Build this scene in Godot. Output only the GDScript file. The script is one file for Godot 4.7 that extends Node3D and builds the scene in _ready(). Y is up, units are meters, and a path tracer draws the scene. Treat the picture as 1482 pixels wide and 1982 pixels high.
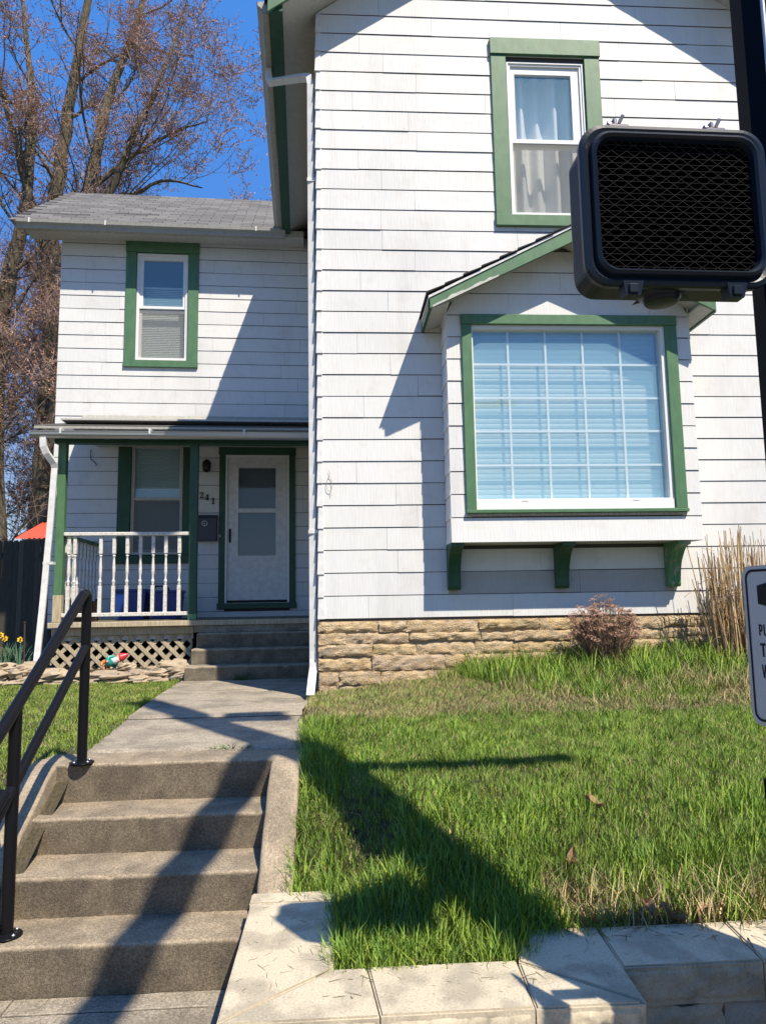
extends Node3D

# ---------------------------------------------------------------- mesh builder
class MB:
	var v := PackedVector3Array()
	var n := PackedVector3Array()
	var c := PackedColorArray()
	var uv := PackedVector2Array()
	var col := Color.WHITE

	func tri_n(a: Vector3, b: Vector3, d: Vector3, na: Vector3, nb: Vector3, nd: Vector3) -> void:
		# given counter-clockwise, stored clockwise as Godot wants
		v.append(a); v.append(d); v.append(b)
		n.append(na); n.append(nd); n.append(nb)
		c.append(col); c.append(col); c.append(col)
		uv.append(Vector2.ZERO); uv.append(Vector2.ZERO); uv.append(Vector2.ZERO)

	func tri(a: Vector3, b: Vector3, d: Vector3) -> void:
		var m := (b - a).cross(d - a).normalized()
		tri_n(a, b, d, m, m, m)

	func quad(a: Vector3, b: Vector3, d: Vector3, e: Vector3) -> void:
		tri(a, b, d)
		tri(a, d, e)

	func hexa(p: Array) -> void:
		# p: bottom ring 0..3 (counter-clockwise seen from above), top ring 4..7
		quad(p[3], p[2], p[1], p[0])
		quad(p[4], p[5], p[6], p[7])
		for i in 4:
			var j := (i + 1) % 4
			quad(p[i], p[j], p[j + 4], p[i + 4])

	func box(lo: Vector3, hi: Vector3) -> void:
		hexa([Vector3(lo.x, lo.y, hi.z), Vector3(hi.x, lo.y, hi.z), Vector3(hi.x, lo.y, lo.z), Vector3(lo.x, lo.y, lo.z),
			Vector3(lo.x, hi.y, hi.z), Vector3(hi.x, hi.y, hi.z), Vector3(hi.x, hi.y, lo.z), Vector3(lo.x, hi.y, lo.z)])

	func rbox(lo: Vector3, hi: Vector3, r: float) -> void:
		# box with chamfered edges
		var ce := (lo + hi) * 0.5
		var h := (hi - lo) * 0.5
		r = minf(r, minf(h.x, minf(h.y, h.z)) * 0.9)
		var ax := [Vector3.RIGHT, Vector3.UP, Vector3.BACK]
		for k in 3:
			var i := (k + 1) % 3
			var j := (k + 2) % 3
			for s in [-1.0, 1.0]:
				var o: Vector3 = ce + ax[k] * h[k] * s
				var a: Vector3 = ax[i] * (h[i] - r)
				var b: Vector3 = ax[j] * (h[j] - r)
				if s > 0:
					quad(o - a - b, o + a - b, o + a + b, o - a + b)
				else:
					quad(o - a + b, o + a + b, o + a - b, o - a - b)
			# the four edges along axis k
			for si in [-1.0, 1.0]:
				for sj in [-1.0, 1.0]:
					var l: Vector3 = ax[k] * (h[k] - r)
					var p1: Vector3 = ce + ax[i] * h[i] * si + ax[j] * (h[j] - r) * sj
					var p2: Vector3 = ce + ax[i] * (h[i] - r) * si + ax[j] * h[j] * sj
					if si * sj > 0:
						quad(p1 - l, p2 - l, p2 + l, p1 + l)
					else:
						quad(p1 + l, p2 + l, p2 - l, p1 - l)
		for sx in [-1.0, 1.0]:
			for sy in [-1.0, 1.0]:
				for sz in [-1.0, 1.0]:
					var q := ce + Vector3(h.x * sx, h.y * sy, h.z * sz)
					var a2 := q - Vector3(0, r * sy, r * sz)
					var b2 := q - Vector3(r * sx, 0, r * sz)
					var d2 := q - Vector3(r * sx, r * sy, 0)
					if sx * sy * sz > 0:
						tri(a2, b2, d2)
					else:
						tri(a2, d2, b2)

	func prism(poly: PackedVector2Array, z0: float, z1: float) -> void:
		# polygon in x,y pushed from z0 (back) to z1 (front)
		if Geometry2D.is_polygon_clockwise(poly):
			poly = poly.duplicate()
			poly.reverse()
		var t := Geometry2D.triangulate_polygon(poly)
		for k in range(0, t.size(), 3):
			var a := poly[t[k]]
			var b := poly[t[k + 1]]
			var d := poly[t[k + 2]]
			if (b - a).cross(d - a) < 0:
				var sw := b
				b = d
				d = sw
			tri(Vector3(a.x, a.y, z1), Vector3(b.x, b.y, z1), Vector3(d.x, d.y, z1))
			tri(Vector3(a.x, a.y, z0), Vector3(d.x, d.y, z0), Vector3(b.x, b.y, z0))
		for k in poly.size():
			var a3 := poly[k]
			var b3 := poly[(k + 1) % poly.size()]
			quad(Vector3(a3.x, a3.y, z0), Vector3(b3.x, b3.y, z0), Vector3(b3.x, b3.y, z1), Vector3(a3.x, a3.y, z1))

	func tube(pts: Array, radii: Array, sides: int, turn := 0.0, cap := true) -> void:
		var cnt := pts.size()
		var dir0: Vector3 = (pts[1] - pts[0]).normalized()
		var up := Vector3.UP if absf(dir0.y) < 0.9 else Vector3.RIGHT
		var side := up.cross(dir0).normalized()
		var rings := []
		var norms := []
		for i in cnt:
			var d: Vector3
			if i == 0: d = pts[1] - pts[0]
			elif i == cnt - 1: d = pts[i] - pts[i - 1]
			else: d = (pts[i + 1] - pts[i]).normalized() + (pts[i] - pts[i - 1]).normalized()
			d = d.normalized()
			side = (side - d * side.dot(d)).normalized()
			var oth := d.cross(side)
			var ring := PackedVector3Array()
			var nr := PackedVector3Array()
			for k in sides:
				var an := turn + TAU * k / sides
				var m := side * cos(an) + oth * sin(an)
				nr.append(m)
				ring.append(pts[i] + m * (radii[i] if i < radii.size() else radii[radii.size() - 1]))
			rings.append(ring)
			norms.append(nr)
		for i in cnt - 1:
			for k in sides:
				var k2 := (k + 1) % sides
				var a: Vector3 = rings[i][k]
				var b: Vector3 = rings[i][k2]
				var d2: Vector3 = rings[i + 1][k2]
				var e: Vector3 = rings[i + 1][k]
				if sides <= 4:
					quad(a, b, d2, e)
				else:
					tri_n(a, b, d2, norms[i][k], norms[i][k2], norms[i + 1][k2])
					tri_n(a, d2, e, norms[i][k], norms[i + 1][k2], norms[i + 1][k])
		if cap:
			for k in range(1, sides - 1):
				tri(rings[0][0], rings[0][k + 1], rings[0][k])
				tri(rings[cnt - 1][0], rings[cnt - 1][k], rings[cnt - 1][k + 1])

	func lathe(prof: Array, sides: int, at := Vector3.ZERO) -> void:
		# prof: Vector2(radius, height) from bottom to top
		var cnt := prof.size()
		var nr := []
		for i in cnt:
			var a: Vector2 = prof[maxi(i - 1, 0)]
			var b: Vector2 = prof[mini(i + 1, cnt - 1)]
			var t := (b - a).normalized()
			nr.append(Vector2(t.y, -t.x))
		for i in cnt - 1:
			for k in sides:
				var p := []
				var q := []
				for w in [[i, k], [i, k + 1], [i + 1, k + 1], [i + 1, k]]:
					var an: float = TAU * w[1] / sides
					var dd := Vector3(sin(an), 0, cos(an))
					p.append(at + dd * prof[w[0]].x + Vector3.UP * prof[w[0]].y)
					q.append((dd * nr[w[0]].x + Vector3.UP * nr[w[0]].y).normalized())
				tri_n(p[0], p[1], p[2], q[0], q[1], q[2])
				tri_n(p[0], p[2], p[3], q[0], q[2], q[3])

	func grid(nu: int, nv: int, f: Callable, fc = null) -> void:
		# f(u,v) -> Vector3 on 0..1; u to the right, v up as seen from the front
		var p := PackedVector3Array()
		for j in nv + 1:
			for i in nu + 1:
				p.append(f.call(float(i) / nu, float(j) / nv))
		var w := nu + 1
		var nn := PackedVector3Array()
		for j in nv + 1:
			for i in w:
				var du := p[j * w + mini(i + 1, nu)] - p[j * w + maxi(i - 1, 0)]
				var dv := p[mini(j + 1, nv) * w + i] - p[maxi(j - 1, 0) * w + i]
				nn.append(du.cross(dv).normalized())
		for j in nv:
			for i in nu:
				if fc != null:
					col = fc.call((i + 0.5) / nu, (j + 0.5) / nv)
				var a := j * w + i
				tri_n(p[a], p[a + 1], p[a + w + 1], nn[a], nn[a + 1], nn[a + w + 1])
				tri_n(p[a], p[a + w + 1], p[a + w], nn[a], nn[a + w + 1], nn[a + w])

	func blob(at: Vector3, r: Vector3, nz: FastNoiseLite, amp: float, seg := 8, rows := 6, turn := Basis.IDENTITY) -> void:
		var f := func(u: float, w: float) -> Vector3:
			var th := u * TAU
			var ph := (w - 0.5) * PI
			var d := Vector3(cos(ph) * sin(th), sin(ph), cos(ph) * cos(th))
			# a little boxy, so that it reads as a broken stone
			var k := 1.0 + amp * nz.get_noise_3dv((at + d * r) * 6.0 + d * 3.0)
			return at + turn * (d * r * k)
		grid(seg, rows, f)

	func facet() -> void:
		for i in range(0, v.size(), 3):
			var m := (v[i + 2] - v[i]).cross(v[i + 1] - v[i])
			if m.length_squared() < 1e-16: continue
			m = m.normalized()
			for k in 3: n[i + k] = (n[i + k] * 0.3 + m).normalized()

	func add(o: MB, x: Transform3D) -> void:
		for i in o.v.size():
			v.append(x * o.v[i])
			n.append((x.basis * o.n[i]).normalized())
		c.append_array(o.c)
		uv.append_array(o.uv)

	func bake(x: Transform3D) -> MB:
		var ib := x.basis.inverse().transposed()
		for i in v.size():
			v[i] = x * v[i]
			n[i] = (ib * n[i]).normalized()
		return self

	func mesh() -> ArrayMesh:
		var a := []
		a.resize(Mesh.ARRAY_MAX)
		a[Mesh.ARRAY_VERTEX] = v
		a[Mesh.ARRAY_NORMAL] = n
		a[Mesh.ARRAY_COLOR] = c
		a[Mesh.ARRAY_TEX_UV] = uv
		var m := ArrayMesh.new()
		m.add_surface_from_arrays(Mesh.PRIMITIVE_TRIANGLES, a)
		return m

# ---------------------------------------------------------------- scene helpers
var gx := {}          # node -> transform in the world
var taken := {}
var M := {}
var rng := RandomNumberGenerator.new()
var nz := FastNoiseLite.new()
const AL := 0.04607   # the rear wing and the side wall stand a little askew to the street front
var TB := Transform3D(Basis(Vector3.UP, AL), Vector3(0, 0, -3.9243))
var SHEAR := Transform3D(Basis(Vector3.RIGHT, Vector3.UP, Vector3(0.0461, 0, 1)), Vector3.ZERO)

func named(parent: Node, called: String) -> String:
	var key := "%s/%s" % [parent.get_instance_id(), called]
	taken[key] = taken.get(key, -1) + 1
	return called if taken[key] == 0 else "%s_%03d" % [called, taken[key]]

func hang(o: Node3D, called: String, parent: Node, xf: Transform3D) -> void:
	o.name = named(parent, called)
	var up: Transform3D = gx.get(parent, Transform3D.IDENTITY)
	o.transform = up.affine_inverse() * xf
	gx[o] = xf
	parent.add_child(o, true)

func put(called: String, mb, m: Material, parent: Node = self, xf := Transform3D.IDENTITY) -> MeshInstance3D:
	var o := MeshInstance3D.new()
	o.mesh = mb if mb is Mesh else mb.mesh()
	o.material_override = m
	hang(o, called, parent, xf)
	return o

func thing(called: String, label: String, category: String, at := Vector3.ZERO, group := "") -> Node3D:
	var o := Node3D.new()
	hang(o, called, self, Transform3D(Basis.IDENTITY, at))
	return tag(o, label, category, group)

func tag(o: Node3D, label: String, category: String, group := "") -> Node3D:
	o.set_meta("label", label)
	o.set_meta("category", category)
	if group: o.set_meta("group", group)
	return o

func part(called: String, parent: Node, xf := Transform3D.IDENTITY) -> Node3D:
	var o := Node3D.new()
	hang(o, called, parent, xf)
	return o

func struct(o: Node3D, label: String, kind := "structure") -> Node3D:
	o.set_meta("kind", kind)
	o.set_meta("label", label)
	return o

func at(x: float, y: float, z: float) -> Transform3D:
	return Transform3D(Basis.IDENTITY, Vector3(x, y, z))

func bx(x0: float, x1: float, y0: float, y1: float, z0: float, z1: float, r := 0.0) -> MB:
	var mb := MB.new()
	if r > 0: mb.rbox(Vector3(x0, y0, z0), Vector3(x1, y1, z1), r)
	else: mb.box(Vector3(x0, y0, z0), Vector3(x1, y1, z1))
	return mb

# ---------------------------------------------------------------- textures
func gray(w: int, h: int, freq: float, seed_: int, oct := 4, type := FastNoiseLite.TYPE_SIMPLEX_SMOOTH, out_w := 0, out_h := 0) -> PackedByteArray:
	var f := FastNoiseLite.new()
	f.noise_type = type
	f.seed = seed_
	f.frequency = freq
	f.fractal_octaves = oct
	if type == FastNoiseLite.TYPE_CELLULAR:
		f.cellular_return_type = FastNoiseLite.RETURN_DISTANCE
	var im := f.get_seamless_image(w, h)
	im.convert(Image.FORMAT_L8)
	if out_w: im.resize(out_w, out_h, Image.INTERPOLATE_CUBIC)
	return im.get_data()

func picture(s: int, f: Callable) -> Image:
	# f(i) -> [r,g,b] in 0..1 (sRGB multipliers)
	var d := PackedByteArray()
	d.resize(s * s * 3)
	for i in s * s:
		var p: Vector3 = f.call(i)
		d[i * 3] = clampi(int(p.x * 255.0), 0, 255)
		d[i * 3 + 1] = clampi(int(p.y * 255.0), 0, 255)
		d[i * 3 + 2] = clampi(int(p.z * 255.0), 0, 255)
	return Image.create_from_data(s, s, false, Image.FORMAT_RGB8, d)

func bump(b: PackedByteArray, s: int, strength: float) -> ImageTexture:
	var im := Image.create_from_data(s, s, false, Image.FORMAT_L8, b)
	im.convert(Image.FORMAT_RGBA8)
	im.bump_map_to_normal_map(strength)
	return ImageTexture.create_from_image(im)

func mat(called: String, lin: Color, rough: float, tex: Texture2D = null, scale := Vector3.ONE, nrm: Texture2D = null, ns := 1.0) -> StandardMaterial3D:
	var m := StandardMaterial3D.new()
	m.resource_name = called
	m.albedo_color = Color(lin.r, lin.g, lin.b).linear_to_srgb()
	m.roughness = rough
	m.vertex_color_use_as_albedo = true
	if tex or nrm:
		m.uv1_triplanar = true
		m.uv1_world_triplanar = true
		m.uv1_scale = scale
	if tex: m.albedo_texture = tex
	if nrm:
		m.normal_enabled = true
		m.normal_texture = nrm
		m.normal_scale = ns
	M[called] = m
	return m

func big(m: StandardMaterial3D, tex: Texture2D, scale: float) -> void:
	# a second, much larger pattern multiplied over the first, so that repeats do not show
	m.detail_enabled = true
	m.detail_blend_mode = BaseMaterial3D.BLEND_MODE_MUL
	m.detail_uv_layer = BaseMaterial3D.DETAIL_UV_2
	m.detail_albedo = tex
	m.uv2_triplanar = true
	m.uv2_world_triplanar = true
	m.uv2_scale = Vector3.ONE * scale

func tex(im: Image) -> ImageTexture:
	return ImageTexture.create_from_image(im)

func make_materials() -> void:
	nz.seed = 7
	nz.frequency = 1.0
	nz.fractal_octaves = 3
	rng.seed = 11
	var S := 512
	# combed grain of the old cement siding: fine upright striation, blotches, small specks
	var st := gray(512, 16, 0.22, 3, 2, FastNoiseLite.TYPE_SIMPLEX_SMOOTH, S, S)
	var st2 := gray(512, 40, 0.09, 5, 2, FastNoiseLite.TYPE_SIMPLEX_SMOOTH, S, S)
	var bl := gray(S, S, 0.008, 9, 4)
	var fine := gray(S, S, 0.35, 12, 2)
	var sid := picture(S, func(i: int) -> Vector3:
		var k: float = 0.955 + 0.030 * st[i] / 255.0 + 0.022 * st2[i] / 255.0
		var b: float = bl[i] / 255.0
		k -= 0.09 * maxf(0.0, b - 0.6)
		return Vector3(k, k * (0.997 - 0.01 * b), k * (0.99 - 0.02 * b)))
	var sid_t := tex(sid)
	var sid_n := bump(st, S, 3.0)
	var dirt := gray(S, S, 0.006, 31, 5)
	var drip := gray(S, 48, 0.03, 33, 3, FastNoiseLite.TYPE_SIMPLEX_SMOOTH, S, S)
	var dirt_t := tex(picture(S, func(i: int) -> Vector3:
		var k: float = dirt[i] / 255.0
		var w: float = drip[i] / 255.0
		var q := 1.0 - 0.10 * maxf(0.0, k - 0.5) - 0.10 * maxf(0.0, w - 0.65)
		return Vector3(q, q, q * 0.995)))
	var m := mat("siding", Color(0.73, 0.742, 0.752), 0.62, sid_t, Vector3(1.0, 1.0, 1.0), sid_n, 0.25)
	big(m, dirt_t, 0.21)
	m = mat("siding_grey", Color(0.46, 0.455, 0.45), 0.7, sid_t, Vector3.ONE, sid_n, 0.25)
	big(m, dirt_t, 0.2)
	mat("felt", Color(0.085, 0.082, 0.08), 0.9)
	# paints
	var paint := gray(S, S, 0.02, 41, 4)
	var grain := gray(512, 24, 0.12, 43, 3, FastNoiseLite.TYPE_SIMPLEX_SMOOTH, S, S)
	var paint_t := tex(picture(S, func(i: int) -> Vector3:
		var k: float = 0.90 + 0.12 * paint[i] / 255.0 + 0.03 * (fine[i] / 255.0 - 0.5)
		return Vector3(k, k, k)))
	var paint_n := bump(paint, S, 2.0)
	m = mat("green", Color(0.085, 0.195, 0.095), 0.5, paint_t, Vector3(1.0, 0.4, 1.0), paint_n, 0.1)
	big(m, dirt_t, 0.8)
	m = mat("dark_green", Color(0.022, 0.085, 0.042), 0.5, paint_t, Vector3(1.0, 0.4, 1.0), paint_n, 0.1)  # the same green with shade worked into its colour, for shaded trim
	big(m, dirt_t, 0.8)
	m = mat("white", Color(0.74, 0.74, 0.72), 0.4, paint_t, Vector3.ONE * 0.9, paint_n, 0.15)
	m = mat("vinyl", Color(0.78, 0.78, 0.76), 0.3)
	m = mat("soffit", Color(0.56, 0.55, 0.50), 0.6, paint_t, Vector3.ONE * 2.0, paint_n, 0.4)
	# peeling paint: white or green flakes over grey wood
	var peel := gray(S, 256, 0.03, 51, 5, FastNoiseLite.TYPE_SIMPLEX_SMOOTH, S, S)
	var wood := func(i: int) -> Vector3:
		var k: float = 0.75 + 0.35 * grain[i] / 255.0
		return Vector3(k, k * 0.96, k * 0.88)
	m = mat("peeling_green", Color(1, 1, 1), 0.6, tex(picture(S, func(i: int) -> Vector3:
		if peel[i] > 172: return wood.call(i) * 0.66
		var k: float = 0.9 + 0.15 * paint[i] / 255.0
		return Vector3(0.36, 0.56, 0.38) * k)), Vector3.ONE * 1.1, bump(peel, S, 4.0), 0.5)
	m = mat("peeling_white", Color(1, 1, 1), 0.6, tex(picture(S, func(i: int) -> Vector3:
		if peel[i] > 165: return wood.call(i) * 0.80
		var k: float = 0.80 + 0.10 * paint[i] / 255.0
		return Vector3(0.98, 0.97, 0.94) * k)), Vector3.ONE * 2.2, bump(peel, S, 4.0), 0.5)
	m = mat("grey_wood", Color(0.50, 0.46, 0.38), 0.85, tex(picture(S, wood)), Vector3(1.2, 1.2, 1.2), bump(grain, S, 3.0), 0.5)
	m = mat("floor_wood", Color(0.20, 0.185, 0.15), 0.85, tex(picture(S, wood)), Vector3(1.2, 1.2, 1.2), bump(grain, S, 3.0), 0.5)
	m = mat("fence_wood", Color(0.045, 0.046, 0.05), 0.85, tex(picture(S, wood)), Vector3(1.5, 1.5, 1.5), bump(grain, S, 3.0), 0.6)
	# concretes
	var cell := gray(S, S, 0.075, 61, 1, FastNoiseLite.TYPE_CELLULAR)
	var sp := gray(S, S, 0.07, 63, 4)
	var sp2 := gray(S, S, 0.17, 65, 2)
	var blot := gray(S, S, 0.012, 67, 5)
	var con := func(i: int, lo: float) -> Vector3:
		var k: float = lo + (1.0 - lo) * (0.7 * sp[i] + 0.3 * blot[i]) / 255.0
		if sp2[i] > 180: k *= 1.16
		if sp2[i] < 78: k *= 0.80
		return Vector3(k, k, k)
	var con_t := tex(picture(S, func(i: int) -> Vector3: return con.call(i, 0.54)))
	var con_n := bump(sp2, S, 3.0)
	var stain := gray(S, S, 0.01, 71, 5)
	var stain_t := tex(picture(S, func(i: int) -> Vector3:
		var k: float = stain[i] / 255.0
		var q := 1.0 - 0.15 * smoothstep(0.35, 0.8, k)
		return Vector3(q, q * 0.985, q * 0.96)))
	m = mat("step_concrete", Color(0.57, 0.475, 0.345), 0.9, con_t, Vector3.ONE * 1.6, con_n, 0.5)
	big(m, stain_t, 0.55)
	m = mat("walk_concrete", Color(0.56, 0.50, 0.40), 0.9, con_t, Vector3.ONE * 1.4, con_n, 0.4)
	big(m, stain_t, 0.4)
	m = mat("cap_stone", Color(0.60, 0.54, 0.415), 0.85, tex(picture(S, func(i: int) -> Vector3: return con.call(i, 0.86).lerp(Vector3.ONE * 0.95, 0.6))), Vector3.ONE * 1.0, con_n, 0.10)
	big(m, stain_t, 0.9)
	m = mat("old_steps", Color(0.60, 0.53, 0.40), 0.92, con_t, Vector3.ONE * 1.6, con_n, 0.8)
	big(m, stain_t, 0.9)
	# sandstone
	var lay := gray(64, 512, 0.04, 81, 5, FastNoiseLite.TYPE_SIMPLEX_SMOOTH, S, S)
	var sand_t := tex(picture(S, func(i: int) -> Vector3:
		var k: float = 0.62 + 0.25 * sp[i] / 255.0 + 0.25 * lay[i] / 255.0
		var w: float = blot[i] / 255.0
		return Vector3(k, k * (0.97 - 0.08 * w), k * (0.93 - 0.22 * w))))
	m = mat("sandstone", Color(0.66, 0.58, 0.45), 0.9, sand_t, Vector3.ONE * 1.7, bump(sp, S, 6.0), 0.9)
	m = mat("limestone", Color(0.56, 0.53, 0.48), 0.9, sand_t, Vector3.ONE * 2.4, bump(sp, S, 8.0), 1.0)
	# roof
	m = mat("shingles", Color(0.20, 0.19, 0.18), 0.92, tex(picture(S, func(i: int) -> Vector3: return con.call(i, 0.7))), Vector3.ONE * 3.0, con_n, 0.6)
	m = mat("dark_shingles", Color(0.07, 0.065, 0.06), 0.92, con_t, Vector3.ONE * 3.0, con_n, 0.6)
	# soil and such
	m = mat("soil", Color(0.15, 0.125, 0.07), 0.95, tex(picture(S, func(i: int) -> Vector3: return con.call(i, 0.4))), Vector3.ONE * 1.3, con_n, 1.0)
	big(m, stain_t, 0.35)
	m = mat("far_ground", Color(0.10, 0.12, 0.05), 0.95, con_t, Vector3.ONE * 0.6)
	m = mat("asphalt", Color(0.06, 0.06, 0.06), 0.95, con_t, Vector3.ONE * 2.0, con_n, 0.6)
	var bark := gray(256, 32, 0.06, 91, 4, FastNoiseLite.TYPE_SIMPLEX_SMOOTH, S, S)
	m = mat("bark", Color(0.25, 0.22, 0.17), 0.95, tex(picture(S, func(i: int) -> Vector3:
		var k: float = 0.45 + 0.6 * bark[i] / 255.0 - 0.1 * (blot[i] / 255.0)
		return Vector3(k, k * 0.98, k * 0.92))), Vector3.ONE * 1.1, bump(bark, S, 8.0), 1.0)
	mat("twig", Color(1, 1, 1), 0.9)
	mat("leafy", Color(1, 1, 1), 0.7)
	M["leafy"].backlight_enabled = true
	M["leafy"].backlight = Color(0.35, 0.35, 0.35)
	mat("plain", Color(1, 1, 1), 0.6)
	mat("steel", Color(0.007, 0.007, 0.009), 0.36)
	M["steel"].metallic_specular = 0.22
	M["steel"].clearcoat_enabled = true
	M["steel"].clearcoat = 0.12
	M["steel"].clearcoat_roughness = 0.25
	mat("pole_paint", Color(0.004, 0.006, 0.011), 0.5)
	M["pole_paint"].metallic_specular = 0.12
	mat("signal_plastic", Color(0.006, 0.011, 0.02), 0.35)
	M["signal_plastic"].metallic_specular = 0.35
	mat("black", Color(0.004, 0.004, 0.004), 0.8)
	mat("bright_steel", Color(0.6, 0.6, 0.6), 0.35)
	M["bright_steel"].metallic = 0.9
	mat("alu", Color(0.50, 0.51, 0.50), 0.45)
	M["alu"].metallic = 0.75
	mat("aged_gutter", Color(0.40, 0.39, 0.34), 0.55, paint_t, Vector3.ONE * 1.5, paint_n, 0.4)
	mat("interior", Color(0.32, 0.29, 0.25), 0.9)
	mat("fabric", Color(0.80, 0.80, 0.78), 0.85)
	M["fabric"].backlight_enabled = true
	M["fabric"].backlight = Color(0.4, 0.4, 0.4)
	mat("blind", Color(0.50, 0.56, 0.52), 0.5)
	mat("plastic_blue", Color(0.012, 0.05, 0.26), 0.4)
	mat("ceramic", Color(1, 1, 1), 0.35)
	# coated window glass: clear, with a part of the light mirrored
	var g := StandardMaterial3D.new()
	g.transparency = BaseMaterial3D.TRANSPARENCY_ALPHA
	g.albedo_color = Color(0.72, 0.92, 1.0, 0.0)
	g.roughness = 0.02
	g.metallic = 0.28
	g.resource_name = "glass"
	M["glass"] = g
	var g2: StandardMaterial3D = g.duplicate()
	g2.metallic = 0.10
	M["plain_glass"] = g2
	var sc := StandardMaterial3D.new()
	sc.transparency = BaseMaterial3D.TRANSPARENCY_ALPHA
	sc.albedo_color = Color(0.55, 0.55, 0.53, 0.42)
	sc.roughness = 0.8
	M["screen"] = sc
	var refl: StandardMaterial3D = mat("sign_face", Color(0.42, 0.42, 0.43), 0.45)
	refl.metallic = 0.2

# ---------------------------------------------------------------- clapboards
func cuts(x0: float, x1: float, holes: Array, y: float) -> Array:
	var out := [[x0, x1]]
	for h in holes:
		if y < h[2] or y > h[3]: continue
		var nxt := []
		for s in out:
			if h[1] <= s[0] or h[0] >= s[1]:
				nxt.append(s)
				continue
			if h[0] > s[0]: nxt.append([s[0], h[0]])
			if h[1] < s[1]: nxt.append([h[1], s[1]])
		out = nxt
	return out

func clap(parent: Node3D, xf: Transform3D, k0: int, k1: int, y_base: float, lim: Callable, holes: Array, m_of: Callable, seed_: int) -> void:
	# lim(y) -> [left, right] of the wall at that height; each board is a mesh of its own
	var r := RandomNumberGenerator.new()
	r.seed = seed_
	var e := 0.1905
	for k in range(k0, k1):
		var y0 := y_base + k * e
		var y1 := y0 + e
		var lb: Array = lim.call(y0)
		var lt: Array = lim.call(y1)
		if lb[1] - lb[0] < 0.1: continue
		var off: float = [0.36, 0.86, 0.62][posmod(k, 3)] + r.randf_range(-0.05, 0.05)
		if posmod(k, 5) == 3: off += 0.25
		for s in cuts(lb[0], lb[1], holes, y0 + e * 0.5):
			var cut := [s[0]]
			var x: float = s[0] - fposmod(s[0] - off, 1.2192)
			while x < s[1] - 0.12:
				if x > s[0] + 0.12: cut.append(x)
				x += 1.2192
			if k == 1 and lb[1] > 4.0 and s[0] < 1.0: cut = [s[0], 1.085, 2.21, 3.02]
			cut.append(s[1])
			for i in cut.size() - 1:
				var a: float = cut[i] + (0.001 if i > 0 else 0.0)
				var b: float = cut[i + 1] - (0.001 if i < cut.size() - 2 else 0.0)
				var at_l: float = lt[0] + (a - lb[0]) if (is_equal_approx(a, lb[0])) else a
				var bt: float = lt[1] if is_equal_approx(b, lb[1]) else b
				at_l = maxf(at_l, lt[0] if is_equal_approx(a, lb[0]) else at_l)
				if bt <= at_l + 0.01: bt = at_l + 0.01
				var mb := MB.new()
				var t := r.randf_range(-0.02, 0.012)
				mb.col = Color(1 + t, 1 + t + r.randf_range(-0.004, 0.004), 1 + t + r.randf_range(-0.012, 0.006))
				var dy := r.randf_range(-0.0018, 0.0018)
				var dy2 := dy + r.randf_range(-0.0012, 0.0012)
				var pz := 0.0138 + r.randf_range(-0.0015, 0.0025)
				mb.hexa([Vector3(a, y0 + dy + 0.002, pz), Vector3(b, y0 + dy2 + 0.002, pz + r.randf_range(-0.0006, 0.0006)), Vector3(b, y0 + dy2 + 0.004, pz - 0.008), Vector3(a, y0 + dy + 0.004, pz - 0.008),
					Vector3(at_l, y1 - 0.004, 0.008), Vector3(bt, y1 - 0.004, 0.008), Vector3(bt, y1 - 0.005, 0.0), Vector3(at_l, y1 - 0.005, 0.0)])
				if b - a > 0.15:
					var keep := mb.col
					mb.col = Color(0.42, 0.40, 0.38)
					var nx: float = a + 0.035
					while nx < b:
						var ny := y0 + 0.026 + r.randf_range(-0.006, 0.006)
						var sz := r.randf_range(0.0012, 0.0026)
						var zz := pz - 0.0005
						if r.randf() < 0.75: mb.quad(Vector3(nx - sz, ny - sz, zz), Vector3(nx + sz, ny - sz, zz), Vector3(nx + sz, ny + sz, zz), Vector3(nx - sz, ny + sz, zz))
						nx += 0.38 + r.randf_range(-0.01, 0.01)
					mb.col = keep
				put("siding_board", mb, m_of.call(k, a), parent, xf)

func holed_wall(mb: MB, x0: float, x1: float, y0: float, y1: float, z0: float, z1: float, holes: Array) -> void:
	var xs := [x0, x1]
	var ys := [y0, y1]
	for h in holes:
		xs.append_array([h[0], h[1]])
		ys.append_array([h[2], h[3]])
	xs.sort()
	ys.sort()
	for i in xs.size() - 1:
		for j in ys.size() - 1:
			if xs[i + 1] - xs[i] < 1e-4 or ys[j + 1] - ys[j] < 1e-4: continue
			var cx: float = (xs[i] + xs[i + 1]) * 0.5
			var cy: float = (ys[j] + ys[j + 1]) * 0.5
			var open := false
			for h in holes:
				if cx > h[0] and cx < h[1] and cy > h[2] and cy < h[3]: open = true
			if not open: mb.box(Vector3(xs[i], ys[j], z0), Vector3(xs[i + 1], ys[j + 1], z1))

func ring(mb: MB, o: Array, i: Array, z0: float, z1: float) -> void:
	# a frame between the outer rectangle o and the inner rectangle i ([x0,x1,y0,y1])
	mb.box(Vector3(o[0], o[2], z0), Vector3(i[0], o[3], z1))
	mb.box(Vector3(i[1], o[2], z0), Vector3(o[1], o[3], z1))
	mb.box(Vector3(i[0], o[2], z0), Vector3(i[1], i[2], z1))
	mb.box(Vector3(i[0], i[3], z0), Vector3(i[1], o[3], z1))

func pane(mb: MB, x0: float, x1: float, y0: float, y1: float, z: float) -> void:
	mb.quad(Vector3(x0, y0, z), Vector3(x1, y0, z), Vector3(x1, y1, z), Vector3(x0, y1, z))

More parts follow.
